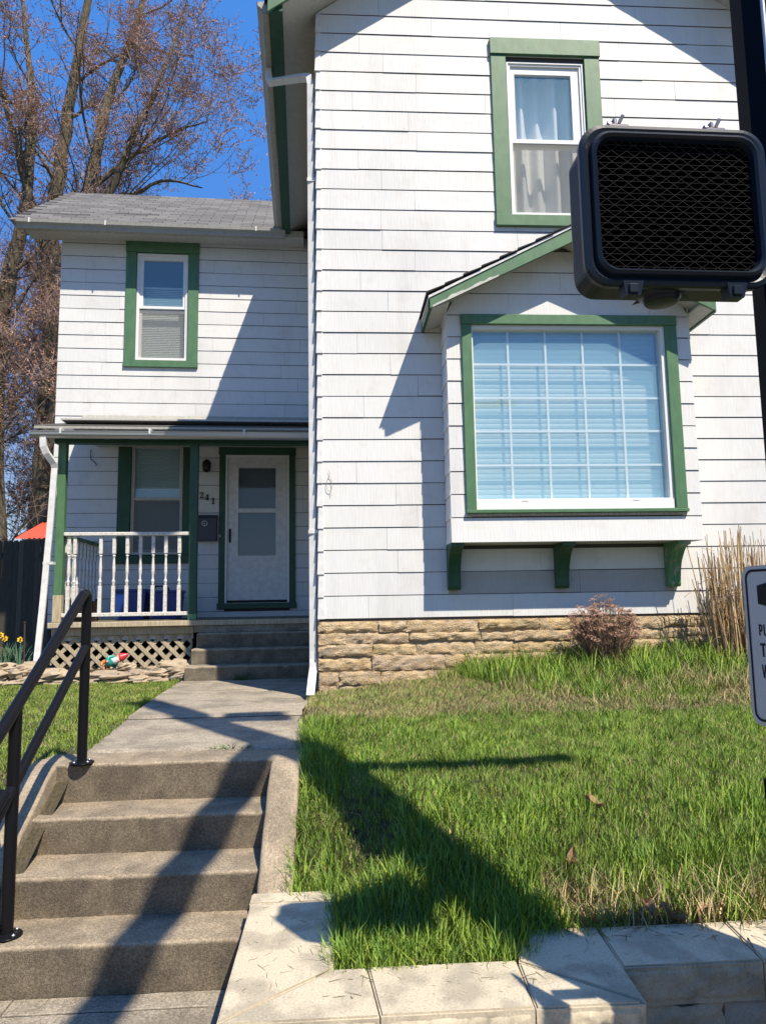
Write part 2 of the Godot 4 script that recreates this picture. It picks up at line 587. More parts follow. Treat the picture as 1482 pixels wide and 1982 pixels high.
# a double-hung window: trim boards, white frame, two sashes, their panes and an insect screen
func window(parent: Node3D, xf: Transform3D, o: Array, fr: Array, up: Array, lo: Array, head: float, sill: float, green: Material, frame: Material, with_screen: bool) -> Node3D:
	var w := part("window", parent, xf)
	put("trim_board", bx(o[0], fr[0] - 0.008, o[2] + sill, o[3] - head, 0.0, 0.034, 0.004), green, w, xf)
	put("trim_board", bx(fr[1] + 0.008, o[1], o[2] + sill, o[3] - head, 0.0, 0.034, 0.004), green, w, xf)
	put("head_board", bx(o[0] - 0.006, o[1] + 0.006, o[3] - head + 0.001, o[3], 0.0, 0.048, 0.004), green, w, xf)
	put("sill", bx(o[0] - 0.004, o[1] + 0.004, o[2], o[2] + sill - 0.001, 0.0, 0.046, 0.005), green, w, xf)
	var mb := MB.new()
	ring(mb, [fr[0] - 0.007, fr[1] + 0.007, fr[2], fr[3] + 0.004], [fr[0] + 0.034, fr[1] - 0.034, fr[2] + 0.036, fr[3] - 0.034], -0.09, 0.002)
	ring(mb, [fr[0], fr[1], fr[2] + 0.001, fr[3]], [fr[0] + 0.014, fr[1] - 0.014, fr[2] + 0.016, fr[3] - 0.014], 0.002, 0.012)
	put("frame", mb, frame, w, xf)
	mb = MB.new()
	ring(mb, [fr[0] + 0.034, fr[1] - 0.034, up[2] - 0.038, fr[3] - 0.034], up, -0.048, -0.014)
	put("upper_sash", mb, frame, w, xf)
	mb = MB.new()
	ring(mb, [fr[0] + 0.034, fr[1] - 0.034, fr[2] + 0.036, lo[3] + 0.03], lo, -0.085, -0.05)
	put("lower_sash", mb, frame, w, xf)
	mb = MB.new()
	pane(mb, up[0] - 0.01, up[1] + 0.01, up[2] - 0.01, up[3] + 0.01, -0.03)
	put("pane", mb, M.glass, w, xf)
	mb = MB.new()
	pane(mb, lo[0] - 0.01, lo[1] + 0.01, lo[2] - 0.01, lo[3] + 0.01, -0.068)
	put("pane", mb, M.glass if not with_screen else M.plain_glass, w, xf)
	if with_screen:
		mb = MB.new()
		pane(mb, fr[0] + 0.03, fr[1] - 0.03, fr[2] + 0.03, lo[3] + 0.02, -0.02)
		put("insect_screen", mb, M.screen, w, xf)
	return w

func blinds(w: Node3D, xf: Transform3D, x0: float, x1: float, y0: float, y1: float, z: float, step: float, depth: float, tilt: float, m: Material) -> void:
	var cnt := int((y1 - y0) / step)
	var mb := MB.new()
	var f := func(u: float, v: float) -> Vector3:
		var q := (v - 0.5) * depth
		return Vector3((u - 0.5) * (x1 - x0), q * sin(tilt), q * cos(tilt) * -1.0) + Vector3(0, 0, 0.006 * (1.0 - pow(2.0 * v - 1.0, 2.0)))
	mb.grid(1, 4, f)
	var slat := mb.mesh()
	for i in cnt:
		var r := Basis(Vector3.BACK, rng.randf_range(-0.0012, 0.0012)) * Basis(Vector3.RIGHT, rng.randf_range(-0.03, 0.03))
		put("blind_slat", slat, m, w, xf * Transform3D(r, Vector3((x0 + x1) * 0.5, y0 + (i + 0.5) * step, z)))

# ---------------------------------------------------------------- the house
func build_house() -> void:
	var h := thing("house", "white clapboard two-storey house with green trim, bay window and front porch", "house", Vector3(0, -0.62, 0))
	var white_board := func(k: int, x: float) -> Material: return M.siding
	# ---- front block
	var win := [1.735, 2.49, 3.56, 5.11]
	var bay_open := [1.2, 3.05, 0.75, 2.6]
	var fw := part("front_wall", h)
	var mb := MB.new()
	holed_wall(mb, 0.0, 4.18, -0.02, 5.5, -0.12, -0.004, [win, bay_open])
	mb.prism(PackedVector2Array([Vector2(0, 5.5), Vector2(4.18, 5.5), Vector2(4.18, 5.54), Vector2(2.09, 7.02), Vector2(0, 5.54)]), -0.12, -0.004)
	put("wall", mb, M.felt, fw)
	var lim := func(y: float) -> Array:
		var q := maxf(0.0, (y - 5.54) / 0.708)
		return [0.004 + q, 4.18 - q]
	var bay_hole := [1.08, 3.165, 0.62, 2.52]
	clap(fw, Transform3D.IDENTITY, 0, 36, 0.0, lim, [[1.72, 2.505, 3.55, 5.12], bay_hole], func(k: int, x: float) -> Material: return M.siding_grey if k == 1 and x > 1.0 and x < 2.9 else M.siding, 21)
	# short metal caps fold round the left corner, one to a course
	for k in 29:
		mb = MB.new()
		var y := k * 0.1905
		var dx := rng.randf_range(-0.004, 0.004)
		var dy := rng.randf_range(-0.012, 0.004)
		var wd := rng.randf_range(0.030, 0.040)
		mb.hexa([Vector3(-0.016 + dx, y + dy, 0.026), Vector3(wd, y + dy, 0.026), Vector3(wd, y + dy, 0.0), Vector3(-0.016 + dx, y + dy, -0.03),
			Vector3(-0.006 + dx, y + 0.186, 0.016), Vector3(wd, y + 0.186, 0.016), Vector3(wd, y + 0.186, 0.0), Vector3(-0.006 + dx, y + 0.186, -0.03)])
		put("corner_cap", mb, M.white, fw)
	# side and rear walls, floors, so that the rooms are dark inside
	var sw := part("side_wall", h)
	mb = MB.new()
	mb.box(Vector3(0.0, -0.02, -7.0), Vector3(0.12, 5.6, -0.121))
	mb.bake(SHEAR)
	put("wall", mb, M.siding, sw)
	for k in 28:
		mb = MB.new()
		var y := k * 0.1905
		mb.hexa([Vector3(-0.019, y, -0.004), Vector3(-0.01, y, -0.004), Vector3(-0.01, y, -4.0), Vector3(-0.019, y, -4.0), Vector3(-0.008, y + 0.203, -0.004), Vector3(0.0, y + 0.203, -0.004), Vector3(0.0, y + 0.203, -4.0), Vector3(-0.008, y + 0.203, -4.0)])
		mb.bake(SHEAR)
		put("siding_board", mb, M.siding, sw)
	mb = MB.new()
	mb.box(Vector3(4.06, -0.02, -7.0), Vector3(4.18, 5.6, -0.121))
	mb.box(Vector3(-0.3, -0.02, -7.12), Vector3(4.18, 5.6, -7.001))
	put("rear_walls", mb, M.siding, h)
	mb = MB.new()
	mb.box(Vector3(0.125, -0.12, -6.99), Vector3(4.055, -0.02, -0.13))
	mb.box(Vector3(0.125, 2.75, -6.99), Vector3(4.055, 2.95, -0.13))
	mb.box(Vector3(0.125, 5.35, -6.99), Vector3(4.055, 5.45, -0.13))
	mb.box(Vector3(0.125, -0.02, -3.2), Vector3(4.055, 5.35, -3.1))
	put("interior_floors", mb, M.interior, h)
	# ---- foundation of rough sandstone blocks
	var fo := part("foundation", h)
	put("mortar_core", bx(0.03, 4.15, -1.2, -0.021, -0.4, 0.004), M.sandstone, fo)
	var rows := [-0.02, -0.115, -0.20, -0.305, -0.425, -0.535, -0.68]
	var r2 := RandomNumberGenerator.new()
	r2.seed = 5
	for j in rows.size() - 1:
		var x := -0.012
		var first := true
		while x < 4.15:
			var w := r2.randf_range(0.20, 0.62)
			if first: w = [0.5, 0.23, 0.45, 0.44, 0.17, 0.15][j]
			first = false
			var x1 := minf(x + w, 4.18)
			if 4.18 - x1 < 0.14: x1 = 4.18
			var yb: float = rows[j + 1] + r2.randf_range(-0.012, 0.010)
			var yt: float = rows[j] - 0.006 + (r2.randf_range(-0.012, 0.006) if j > 0 else 0.0)
			put("stone", rough_block(x + 0.0025, x1 - 0.0025, yb + 0.003, yt, -0.12, 0.022 + r2.randf_range(-0.008, 0.012), r2), M.sandstone, fo)
			x = x1
	# side of the foundation towards the walk
	for j in 5:
		put("stone", rough_block(0.02, 3.9, rows[j + 1] + 0.004, rows[j] - 0.004, -0.1, 0.015, r2), M.sandstone, fo, SHEAR_SIDE())
	# ---- roof of the front block
	var ro := part("roof", h)
	mb = MB.new()
	var under := PackedVector2Array([Vector2(-0.40, 5.256), Vector2(2.09, 7.02), Vector2(4.58, 5.256), Vector2(4.58, 5.40), Vector2(2.09, 7.17), Vector2(-0.40, 5.40)])
	mb.prism(under, -7.3, 0.335)
	mb.bake(SHEAR)
	put("roof_deck", mb, M.soffit, ro)
	mb = MB.new()
	mb.prism(PackedVector2Array([Vector2(-0.46, 5.372), Vector2(2.09, 7.175), Vector2(4.64, 5.372), Vector2(4.64, 5.40), Vector2(2.09, 7.205), Vector2(-0.46, 5.40)]), -7.32, 0.385)
	mb.bake(SHEAR)
	put("shingle_sheet", mb, M.dark_shingles, ro)
	for s in [-1.0, 1.0]:
		mb = MB.new()
		var q := PackedVector2Array([Vector2(2.09, 7.0), Vector2(2.09 + s * 2.5, 5.229), Vector2(2.09 + s * 2.5, 5.40), Vector2(2.09, 7.17)])
		mb.prism(q, 0.336, 0.362)
		put("rake_board", mb, M.green, ro)
	# thick green fascia under the left eave, white gutter on it
	mb = MB.new()
	mb.box(Vector3(-0.415, 5.255, -3.62), Vector3(-0.30, 5.33, 0.334))
	mb.bake(SHEAR)
	put("fascia", mb, M.dark_green, ro)
	gutter(h, SHEAR, -0.417, 5.40, -3.7, 0.27, M.aged_gutter, [-2.6, -1.4, -0.35], false)
	# ---- the downspout from that gutter down the corner
	var ds := part("downspout", h)
	mb = MB.new()
	mb.tube([Vector3(-0.475, 5.30, -0.42), Vector3(-0.475, 5.21, -0.42), Vector3(-0.45, 5.13, -0.39), Vector3(-0.12, 4.975, -0.11), Vector3(-0.068, 4.935, -0.068), Vector3(-0.056, 4.86, -0.06), Vector3(-0.052, 2.2, -0.06), Vector3(-0.054, -0.36, -0.06)], [0.042, 0.042, 0.042, 0.042, 0.042, 0.040, 0.040, 0.040], 4, PI / 4, false)
	put("pipe", mb, M.white, ds)
	mb = MB.new()
	mb.tube([Vector3(-0.054, -0.33, -0.06), Vector3(-0.055, -0.40, -0.055), Vector3(-0.064, -0.47, -0.03), Vector3(-0.078, -0.62, 0.11)], [0.046], 4, PI / 4, false)
	mb.tube([Vector3(-0.064, -0.47, -0.03), Vector3(-0.0775, -0.615, 0.105)], [0.040], 4, PI / 4, false)
	put("elbow", mb, M.white, ds)
	for y in [3.9, 0.72]:
		put("strap", bx(-0.092, -0.012, y, y + 0.03, -0.102, -0.022), M.white, ds)
	mb = MB.new()
	mb.tube([Vector3(-0.0762, -0.60, 0.092), Vector3(-0.0782, -0.6215, 0.1115)], [0.0405], 4, PI / 4, true)
	put("dark_mouth", mb, M.black, ds)  # black plug painted in for the dark inside of the pipe
	# an odd ring of old caulk on the corner board
	mb = MB.new()
	var loop := []
	for i in 17:
		var a := TAU * i / 16.0
		loop.append(Vector3(0.088 + 0.024 * sin(a) * (1.0 - 0.25 * cos(a)), 1.135 + 0.062 * cos(a), 0.026))
	mb.tube(loop, [0.0022], 5)
	mb.tube([Vector3(0.088, 1.197, 0.026), Vector3(0.092, 1.225, 0.026), Vector3(0.084, 1.25, 0.026)], [0.002], 5)
	mb.tube([Vector3(0.095, 1.075, 0.024), Vector3(0.10, 1.03, 0.024)], [0.002], 5)
	put("caulk_ring", mb, M.grey_wood, fw)
	# ---- upper window of the front block
	var w := window(h, Transform3D.IDENTITY, [1.602, 2.628, 3.472, 5.318], [1.752, 2.474, 3.584, 5.10], [1.828, 2.362, 4.345, 4.995], [1.815, 2.36, 3.634, 4.285], 0.165, 0.108, M.green, M.vinyl, true)
	mb = MB.new()
	var fold := func(u: float, v: float) -> Vector3:
		var x := lerpf(1.77, 2.46, u)
		return Vector3(x, lerpf(3.55, 5.12, v), -0.225 + 0.045 * sin(x * 40.0) + 0.035 * sin(x * 17.0 + 1.0))
	mb.grid(70, 2, fold)
	put("curtain", mb, M.fabric, w)
	# ---- bay window
	build_bay(h)
	# ---- rear wing and porch
	build_wing(h)
	build_porch(h)

func SHEAR_SIDE() -> Transform3D:
	# local x runs back along the side wall, local z points away from it
	return Transform3D(Basis(Vector3(-0.0461, 0, -1).normalized(), Vector3.UP, Vector3(-1, 0, 0.0461).normalized()), Vector3(0.02, 0, 0))

func rough_block(x0: float, x1: float, y0: float, y1: float, zb: float, zf: float, r: RandomNumberGenerator) -> MB:
	var mb := MB.new()
	var t := r.randf_range(-0.16, 0.10)
	mb.col = Color(1 + t, 1 + t * 0.95 + r.randf_range(-0.03, 0.02), 1 + t + r.randf_range(-0.12, 0.14))
	var sd := r.randf() * 50.0
	var wv := 0.013
	var f := func(u: float, v: float) -> Vector3:
		var x := lerpf(x0, x1, u)
		var y := lerpf(y0, y1, v)
		var e := minf(minf(u, 1 - u) * (x1 - x0), minf(v, 1 - v) * (y1 - y0))
		var z := zf - 0.010 * pow(clampf(1.0 - e / 0.006, 0.0, 1.0), 1.2)
		z += 0.012 * nz.get_noise_3d(x * 6.0 + sd, y * 14.0, sd) + 0.022 * absf(nz.get_noise_3d(x * 14.0, y * 40.0, sd)) + 0.010 * nz.get_noise_3d(x * 45.0, y * 60.0, sd)
		if e < 0.001:
			x += wv * nz.get_noise_2d(y * 30.0, sd) * (1.0 if (u < 0.01 or u > 0.99) else 0.0)
			y += wv * nz.get_noise_2d(x * 18.0, sd + 9.0) * (1.0 if (v < 0.01 or v > 0.99) else 0.0)
		return Vector3(x, y, z)
	var nu := clampi(int((x1 - x0) / 0.035), 5, 14)
	var nv := clampi(int((y1 - y0) / 0.016), 5, 8)
	mb.grid(nu, nv, f)
	# flanks of the block running back into the wall
	for k in 4:
		var steps := nu if k % 2 == 0 else nv
		for i in steps:
			var a: float = float(i) / steps
			var b: float = float(i + 1) / steps
			var p: Vector3
			var q: Vector3
			match k:
				0:
					p = f.call(b, 0.0)
					q = f.call(a, 0.0)
				1:
					p = f.call(1.0, b)
					q = f.call(1.0, a)
				2:
					p = f.call(a, 1.0)
					q = f.call(b, 1.0)
				3:
					p = f.call(0.0, a)
					q = f.call(0.0, b)
			mb.quad(p, q, Vector3(q.x, q.y, zb), Vector3(p.x, p.y, zb))
	return mb

# open trough along z; x is its back, y its upper back edge; it opens away from the wall (towards -x)
func gutter(parent: Node3D, xf: Transform3D, x: float, y: float, z0: float, z1: float, m: Material, hangers: Array, round_: bool) -> void:
	var g := part("gutter", parent)
	var pr := [Vector2(x, y), Vector2(x, y - 0.115), Vector2(x - 0.062, y - 0.115), Vector2(x - 0.075, y - 0.07), Vector2(x - 0.105, y - 0.045), Vector2(x - 0.112, y - 0.008), Vector2(x - 0.098, y - 0.006)]
	if round_:
		pr = [Vector2(x, y)]
		for i in 9:
			var a := PI * i / 8.0
			pr.append(Vector2(x - 0.055 + 0.055 * cos(a), y - 0.045 - 0.06 * sin(a)))
		pr.append(Vector2(x - 0.116, y - 0.03))
		pr.append(Vector2(x - 0.104, y - 0.026))
	var mb := MB.new()
	var t := 0.004
	for i in pr.size() - 1:
		var a: Vector2 = pr[i]
		var b: Vector2 = pr[i + 1]
		var nn := (b - a).normalized().orthogonal() * t
		mb.prism(PackedVector2Array([a, b, b + nn, a + nn]), z0, z1)
	mb.bake(xf)
	put("trough", mb, m, g)
	for z in [z0, z1 - 0.004]:
		mb = MB.new()
		mb.prism(PackedVector2Array(pr), z, z + 0.004)
		mb.bake(xf)
		put("end_cap", mb, m, g)
	for z in hangers:
		mb = MB.new()
		mb.box(Vector3(x - 0.118, y - 0.012, z - 0.012), Vector3(x + 0.07, y + 0.004, z + 0.012))
		mb.box(Vector3(x - 0.120, y - 0.06, z - 0.010), Vector3(x - 0.113, y - 0.004, z + 0.010))
		mb.bake(xf)
		put("hanger", mb, M.white, g)
	# lapped joints show as thin seams
	for q in [0.25, 0.62]:
		mb = MB.new()
		var z := lerpf(z0, z1, q)
		for i in pr.size() - 1:
			var a: Vector2 = pr[i]
			var b: Vector2 = pr[i + 1]
			var nn := (b - a).normalized().orthogonal()
			mb.prism(PackedVector2Array([a - nn * 0.002, b - nn * 0.002, b - nn * 0.0002, a - nn * 0.0002]), z, z + 0.05)
		mb.bake(xf)
		put("joint_sleeve", mb, m, g)

func build_bay(h: Node3D) -> void:
	var b := part("bay_window", h)
	var D := 0.31
	var x0 := 1.075
	var x1 := 3.165
	# box: shell of boards round an opening
	var mb := MB.new()
	holed_wall(mb, x0 + 0.012, x1 - 0.012, 0.62, 2.62, D - 0.05, D - 0.006, [[1.275, 2.945, 0.87, 2.43]])
	mb.prism(PackedVector2Array([Vector2(x0 + 0.012, 2.62), Vector2(x1 - 0.012, 2.62), Vector2(2.12, 3.13)]), D - 0.05, D - 0.006)
	mb.box(Vector3(x0 + 0.012, 0.62, -0.12), Vector3(x0 + 0.05, 2.62, D - 0.051))
	mb.box(Vector3(x1 - 0.05, 0.62, -0.12), Vector3(x1 - 0.012, 2.62, D - 0.051))
	put("box_wall", mb, M.felt, b)
	mb = MB.new()
	mb.box(Vector3(x0 + 0.006, 0.60, -0.004), Vector3(x1 - 0.03, 0.622, D - 0.004))
	mb.box(Vector3(x0 + 0.05, 2.5, -0.12), Vector3(x1 - 0.05, 2.56, D - 0.052))
	put("floor_board", mb, M.soffit, b)
	# front siding: narrow pieces either side of the window, courses of the gable above
	var lim := func(y: float) -> Array:
		var q := maxf(0.0, (y - 2.66) / 0.5125)
		return [x0 - 0.002 + q, x1 + 0.002 - q]
	clap(b, at(0, 0, D - 0.006), 0, 12, 0.805, lim, [[1.24, 3.0, 0.80, 2.505]], func(_k: int, _x: float) -> Material: return M.siding, 31)
	# broad bottom board
	mb = MB.new()
	mb.hexa([Vector3(x0 - 0.004, 0.602, D + 0.016), Vector3(x1 - 0.008, 0.602, D + 0.016), Vector3(x1 - 0.008, 0.602, D - 0.004), Vector3(x0 - 0.004, 0.602, D - 0.004), Vector3(x0 - 0.004, 0.80, D + 0.004), Vector3(x1 - 0.008, 0.80, D + 0.004), Vector3(x1 - 0.008, 0.80, D - 0.006), Vector3(x0 - 0.004, 0.80, D - 0.006)])
	put("bottom_board", mb, M.siding, b)
	# left and right side boards
	for k in 11:
		var y := 0.602 + k * 0.1905 + (0.006 if k else 0.0)
		var t := rng.randf_range(-0.03, 0.0)
		mb = MB.new()
		mb.col = Color(1 + t, 1 + t, 1 + t)
		mb.hexa([Vector3(x0 - 0.008, y, D + 0.004), Vector3(x0 + 0.010, y, D + 0.004), Vector3(x0 + 0.010, y, 0.022), Vector3(x0 - 0.008, y, 0.022), Vector3(x0 + 0.002, y + 0.20, D - 0.006), Vector3(x0 + 0.011, y + 0.20, D - 0.006), Vector3(x0 + 0.011, y + 0.20, 0.022), Vector3(x0 + 0.002, y + 0.20, 0.022)])
		put("siding_board", mb, M.siding, b)
		mb = MB.new()
		mb.col = Color(1 + t, 1 + t, 1 + t)
		mb.hexa([Vector3(x1 - 0.010, y, D + 0.004), Vector3(x1 + 0.008, y, D + 0.004), Vector3(x1 + 0.008, y, 0.022), Vector3(x1 - 0.010, y, 0.022), Vector3(x1 - 0.011, y + 0.20, D - 0.006), Vector3(x1 - 0.002, y + 0.20, D - 0.006), Vector3(x1 - 0.002, y + 0.20, 0.022), Vector3(x1 - 0.011, y + 0.20, 0.022)])
		put("siding_board", mb, M.siding, b)
	# green trim and white picture frame
	var zf := D + 0.016
	put("trim_board", bx(1.198, 1.282, 0.866, 2.43, D - 0.006, zf + 0.014, 0.004), M.green, b)
	put("trim_board", bx(2.942, 3.042, 0.866, 2.43, D - 0.006, zf + 0.014, 0.004), M.green, b)
	put("head_board", bx(1.194, 3.046, 2.431, 2.517, D - 0.006, zf + 0.020, 0.004), M.green, b)
	put("sill", bx(1.194, 3.046, 0.835, 0.865, D - 0.006, zf + 0.026, 0.004), M.green, b)
	put("weathered_rail", bx(1.20, 3.03, 0.812, 0.834, D - 0.006, zf + 0.008, 0.002), M.grey_wood, b)
	mb = MB.new()
	ring(mb, [1.276, 2.944, 0.868, 2.432], [1.296, 2.908, 0.955, 2.402], D - 0.09, zf - 0.012)
	put("frame", mb, M.vinyl, b)
	mb = MB.new()
	mb.box(Vector3(1.283, 0.867, zf - 0.012), Vector3(2.935, 0.945, zf - 0.003))
	put("frame_sill", mb, M.vinyl, b)
	for x in [1.66, 2.59]:
		put("weep_cover", bx(x, x + 0.05, 0.935, 0.944, zf - 0.003, zf), M.vinyl, b)
	mb = MB.new()
	pane(mb, 1.29, 2.914, 0.948, 2.408, D - 0.045)
	put("pane", mb, M.glass, b)
	mb = MB.new()
	pane(mb, 1.29, 2.914, 0.948, 2.408, D - 0.072)
	put("pane", mb, M.glass, b)
	for x in [1.604, 1.926, 2.248, 2.573]:
		put("muntin", bx(x - 0.0085, x + 0.0085, 0.955, 2.402, D - 0.062, D - 0.054), M.vinyl, b)
	for y in [2.109, 1.818, 1.532, 1.244]:
		put("muntin", bx(1.296, 2.908, y - 0.0085, y + 0.0085, D - 0.0635, D - 0.0525), M.vinyl, b)
	blinds(b, Transform3D.IDENTITY, 1.29, 2.91, 0.93, 2.43, D - 0.140, 0.0435, 0.05, 1.38, M.blind)
	for x in [1.47, 1.785, 2.10, 2.42, 2.74]:
		put("ladder_tape", bx(x - 0.004, x + 0.004, 0.93, 2.42, D - 0.172, D - 0.170), M.blind, b)
	# green brackets below: quarter-curved
	for x in [1.07, 1.99, 2.955]:
		mb = MB.new()
		var pr := PackedVector2Array([Vector2(0.0, 0.598), Vector2(0.0, 0.225), Vector2(0.055, 0.225)])
		for i in 9:
			var a := PI / 2 * i / 8.0
			pr.append(Vector2(0.07 + 0.215 * (1.0 - cos(a)), 0.25 + 0.32 * sin(a)))
		pr.append(Vector2(0.287, 0.598))
		mb.prism(pr, -0.052, 0.052)
		mb.bake(Transform3D(Basis(Vector3(0, 0, 1), Vector3.UP, Vector3(-1, 0, 0)), Vector3(x + 0.052, 0, 0.018)))
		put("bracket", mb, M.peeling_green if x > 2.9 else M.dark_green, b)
	# little gable roof over the bay
	var ap := Vector2(2.10, 3.135)
	for s in [-1.0, 1.0]:
		var tip := Vector2(2.10 + s * 1.187, 3.135 - 0.61)
		mb = MB.new()
		mb.prism(PackedVector2Array([ap, tip, tip + Vector2(0, 0.03), ap + Vector2(0, 0.03)]), 0.0, 0.525)
		put("roof_deck", mb, M.soffit, b)
		mb = MB.new()
		mb.prism(PackedVector2Array([ap + Vector2(0, -0.075), tip + Vector2(0, -0.045), tip + Vector2(0, 0.04), ap + Vector2(0, 0.04)]), 0.526, 0.55)
		put("rake_board", mb, M.green, b)
		mb = MB.new()
		mb.prism(PackedVector2Array([ap + Vector2(0, 0.041), tip + Vector2(s * 0.012, 0.036), tip + Vector2(s * 0.012, 0.056), ap + Vector2(0, 0.062)]), 0.0, 0.559)
		put("drip_edge", mb, M.white, b)
		mb = MB.new()
		for i in 8:
			var p := ap.lerp(tip + Vector2(s * 0.03, 0), i / 8.0) + Vector2(0, 0.065)
			var q := ap.lerp(tip + Vector2(s * 0.03, 0), (i + 1) / 8.0) + Vector2(0, 0.072)
			mb.prism(PackedVector2Array([p, q, q + Vector2(0, 0.014), p + Vector2(0, 0.006)]), 0.0, 0.57 + 0.004 * (i % 2))
		put("shingle_sheet", mb, M.dark_shingles, b)
		# eave: green edge board along the side, cream soffit
		var ex: float = tip.x
		put("eave_board", bx(ex - 0.012, ex + 0.012, tip.y - 0.05, tip.y + 0.03, 0.02, 0.525), M.dark_green, b)
		mb = MB.new()
		var wx := x0 if s < 0 else x1
		mb.prism(PackedVector2Array([Vector2(ex - s * 0.012, tip.y - 0.035), Vector2(wx, 2.535), Vector2(wx, 2.55), Vector2(ex - s * 0.012, tip.y - 0.015)]), 0.02, 0.525)
		put("soffit", mb, M.soffit, b)
	# flaked spot low on the left rake
	mb = MB.new()
	var fl := PackedVector2Array()
	var p0 := Vector2(2.10 - 1.167, 3.135 - 0.60 - 0.046)
	var p1 := Vector2(2.10 - 0.62, 3.135 - 0.3186 - 0.060)
	for i in 15:
		fl.append(p0.lerp(p1, i / 14.0) + Vector2(0, -0.002))
	for i in 15:
		var q := 1.0 - i / 14.0
		fl.append(p0.lerp(p1, q) + Vector2(0, 0.012 + 0.035 * absf(nz.get_noise_2d(q * 9.0, 3.0)) * sin(q * PI) * 1.6))
	mb.prism(fl, 0.5505, 0.5525)
	put("bare_wood_patch", mb, M.soffit, b)

func build_wing(h: Node3D) -> void:
	var wn := part("rear_wing_wall", h, TB)
	var holes := [[-2.63, -1.905, 3.49, 5.08], [-2.63, -1.93, 0.80, 2.32], [-1.36, -0.515, 0.14, 2.17]]
	var mb := MB.new()
	holed_wall(mb, -3.64, 0.1, -0.02, 5.32, -0.12, -0.004, holes)
	put("wall", mb, M.felt, wn, TB)
	var lim := func(_y: float) -> Array: return [-3.645, -0.02]
	clap(wn, TB, -1, 28, 0.04, lim, [[-2.645, -1.89, 3.48, 5.09], [-2.645, -1.915, 0.79, 2.34], [-1.375, -0.5, 0.13, 2.18]], func(_k: int, _x: float) -> Material: return M.siding, 41)
	mb = MB.new()
	mb.box(Vector3(-3.64, -0.62, -4.0), Vector3(-3.52, 5.3, -0.121))
	mb.box(Vector3(-3.64, -0.62, -4.12), Vector3(0.1, 5.3, -4.001))
	put("end_walls", mb, M.siding, wn, TB)
	mb = MB.new()
	# gable end, in the plane of the left wall
	mb.prism(PackedVector2Array([Vector2(0.0, 5.3), Vector2(-4.12, 5.3), Vector2(-2.06, 6.85)]), -0.12, 0.0)
	mb.bake(Transform3D(Basis(Vector3(0, 0, 1), Vector3.UP, Vector3(-1, 0, 0)), Vector3(-3.64, 0, 0)))
	put("gable_end", mb, M.siding, wn, TB)
	mb = MB.new()
	mb.box(Vector3(-3.51, -0.12, -3.99), Vector3(0.0, -0.02, -0.13))
	mb.box(Vector3(-3.51, 2.6, -3.99), Vector3(0.0, 2.8, -0.13))
	mb.box(Vector3(-3.51, 5.2, -3.99), Vector3(0.0, 5.28, -0.13))
	mb.box(Vector3(-3.51, -0.02, -2.2), Vector3(0.0, 5.2, -2.1))
	put("interior_floors", mb, M.interior, wn, TB)
	mb = MB.new()
	mb.box(Vector3(-3.64, -0.75, -0.2), Vector3(0.0, -0.021, -0.02))
	put("foundation", mb, M.soil, wn, TB)
	# upper window
	var w := window(h, TB, [-2.768, -1.772, 3.40, 5.235], [-2.617, -1.925, 3.508, 5.06], [-2.535, -1.992, 4.30, 4.972], [-2.553, -1.965, 3.555, 4.218], 0.165, 0.092, M.green, M.vinyl, true)
	blinds(w, TB, -2.58, -1.95, 3.55, 4.60, -0.15, 0.0255, 0.026, 1.1, M.blind)
	put("blind_rail", bx(-2.58, -1.95, 4.605, 4.63, -0.165, -0.14), M.blind, w, TB)
	# porch window
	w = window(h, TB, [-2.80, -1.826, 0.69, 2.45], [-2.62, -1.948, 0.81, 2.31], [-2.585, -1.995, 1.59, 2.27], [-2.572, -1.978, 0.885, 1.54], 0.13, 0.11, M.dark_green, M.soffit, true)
	blinds(w, TB, -2.60, -1.97, 1.56, 2.30, -0.14, 0.0255, 0.026, 1.15, M.blind)
	# door: green casing, white storm door with two lights
	var d := part("front_door", h, TB)
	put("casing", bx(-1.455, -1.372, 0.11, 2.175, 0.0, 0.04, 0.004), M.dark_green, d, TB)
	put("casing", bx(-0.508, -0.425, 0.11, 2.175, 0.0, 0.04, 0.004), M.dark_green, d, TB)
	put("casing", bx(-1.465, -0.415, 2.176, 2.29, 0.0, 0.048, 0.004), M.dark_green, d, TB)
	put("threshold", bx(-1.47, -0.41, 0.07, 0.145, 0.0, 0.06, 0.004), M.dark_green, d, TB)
	mb = MB.new()
	ring(mb, [-1.371, -0.509, 0.146, 2.174], [-1.345, -0.535, 0.15, 2.145], -0.06, 0.03)
	put("door_frame", mb, M.vinyl, d, TB)
	mb = MB.new()
	holed_wall(mb, -1.342, -0.538, 0.185, 2.142, -0.03, 0.005, [[-1.205, -0.685, 0.77, 2.005]])
	put("storm_door_panel", mb, M.white, d, TB)
	mb = MB.new()
	ring(mb, [-1.24, -0.65, 0.725, 2.05], [-1.198, -0.692, 0.785, 1.995], 0.005, 0.014)
	mb.box(Vector3(-1.198, 1.375, 0.0), Vector3(-0.692, 1.432, 0.013))
	put("light_frame", mb, M.white, d, TB)
	for y in [[1.432, 1.995], [0.785, 1.375]]:
		mb = MB.new()
		pane(mb, -1.20, -0.69, y[0], y[1], -0.008)
		put("pane", mb, M.plain_glass, d, TB)
	put("inner_door", bx(-1.34, -0.54, 0.16, 2.15, -0.12, -0.085), M.felt, d, TB)
	put("reflection_panel", bx(-1.2, -0.69, 0.78, 1.385, -0.06, -0.05), M.plain_grey, d, TB)  # added panel, stands in for the reflection in the lower pane
	mb = MB.new()
	mb.tube([Vector3(-1.308, 0.985, 0.008), Vector3(-1.308, 1.0, 0.04), Vector3(-1.308, 1.12, 0.04), Vector3(-1.308, 1.135, 0.008)], [0.010], 8)
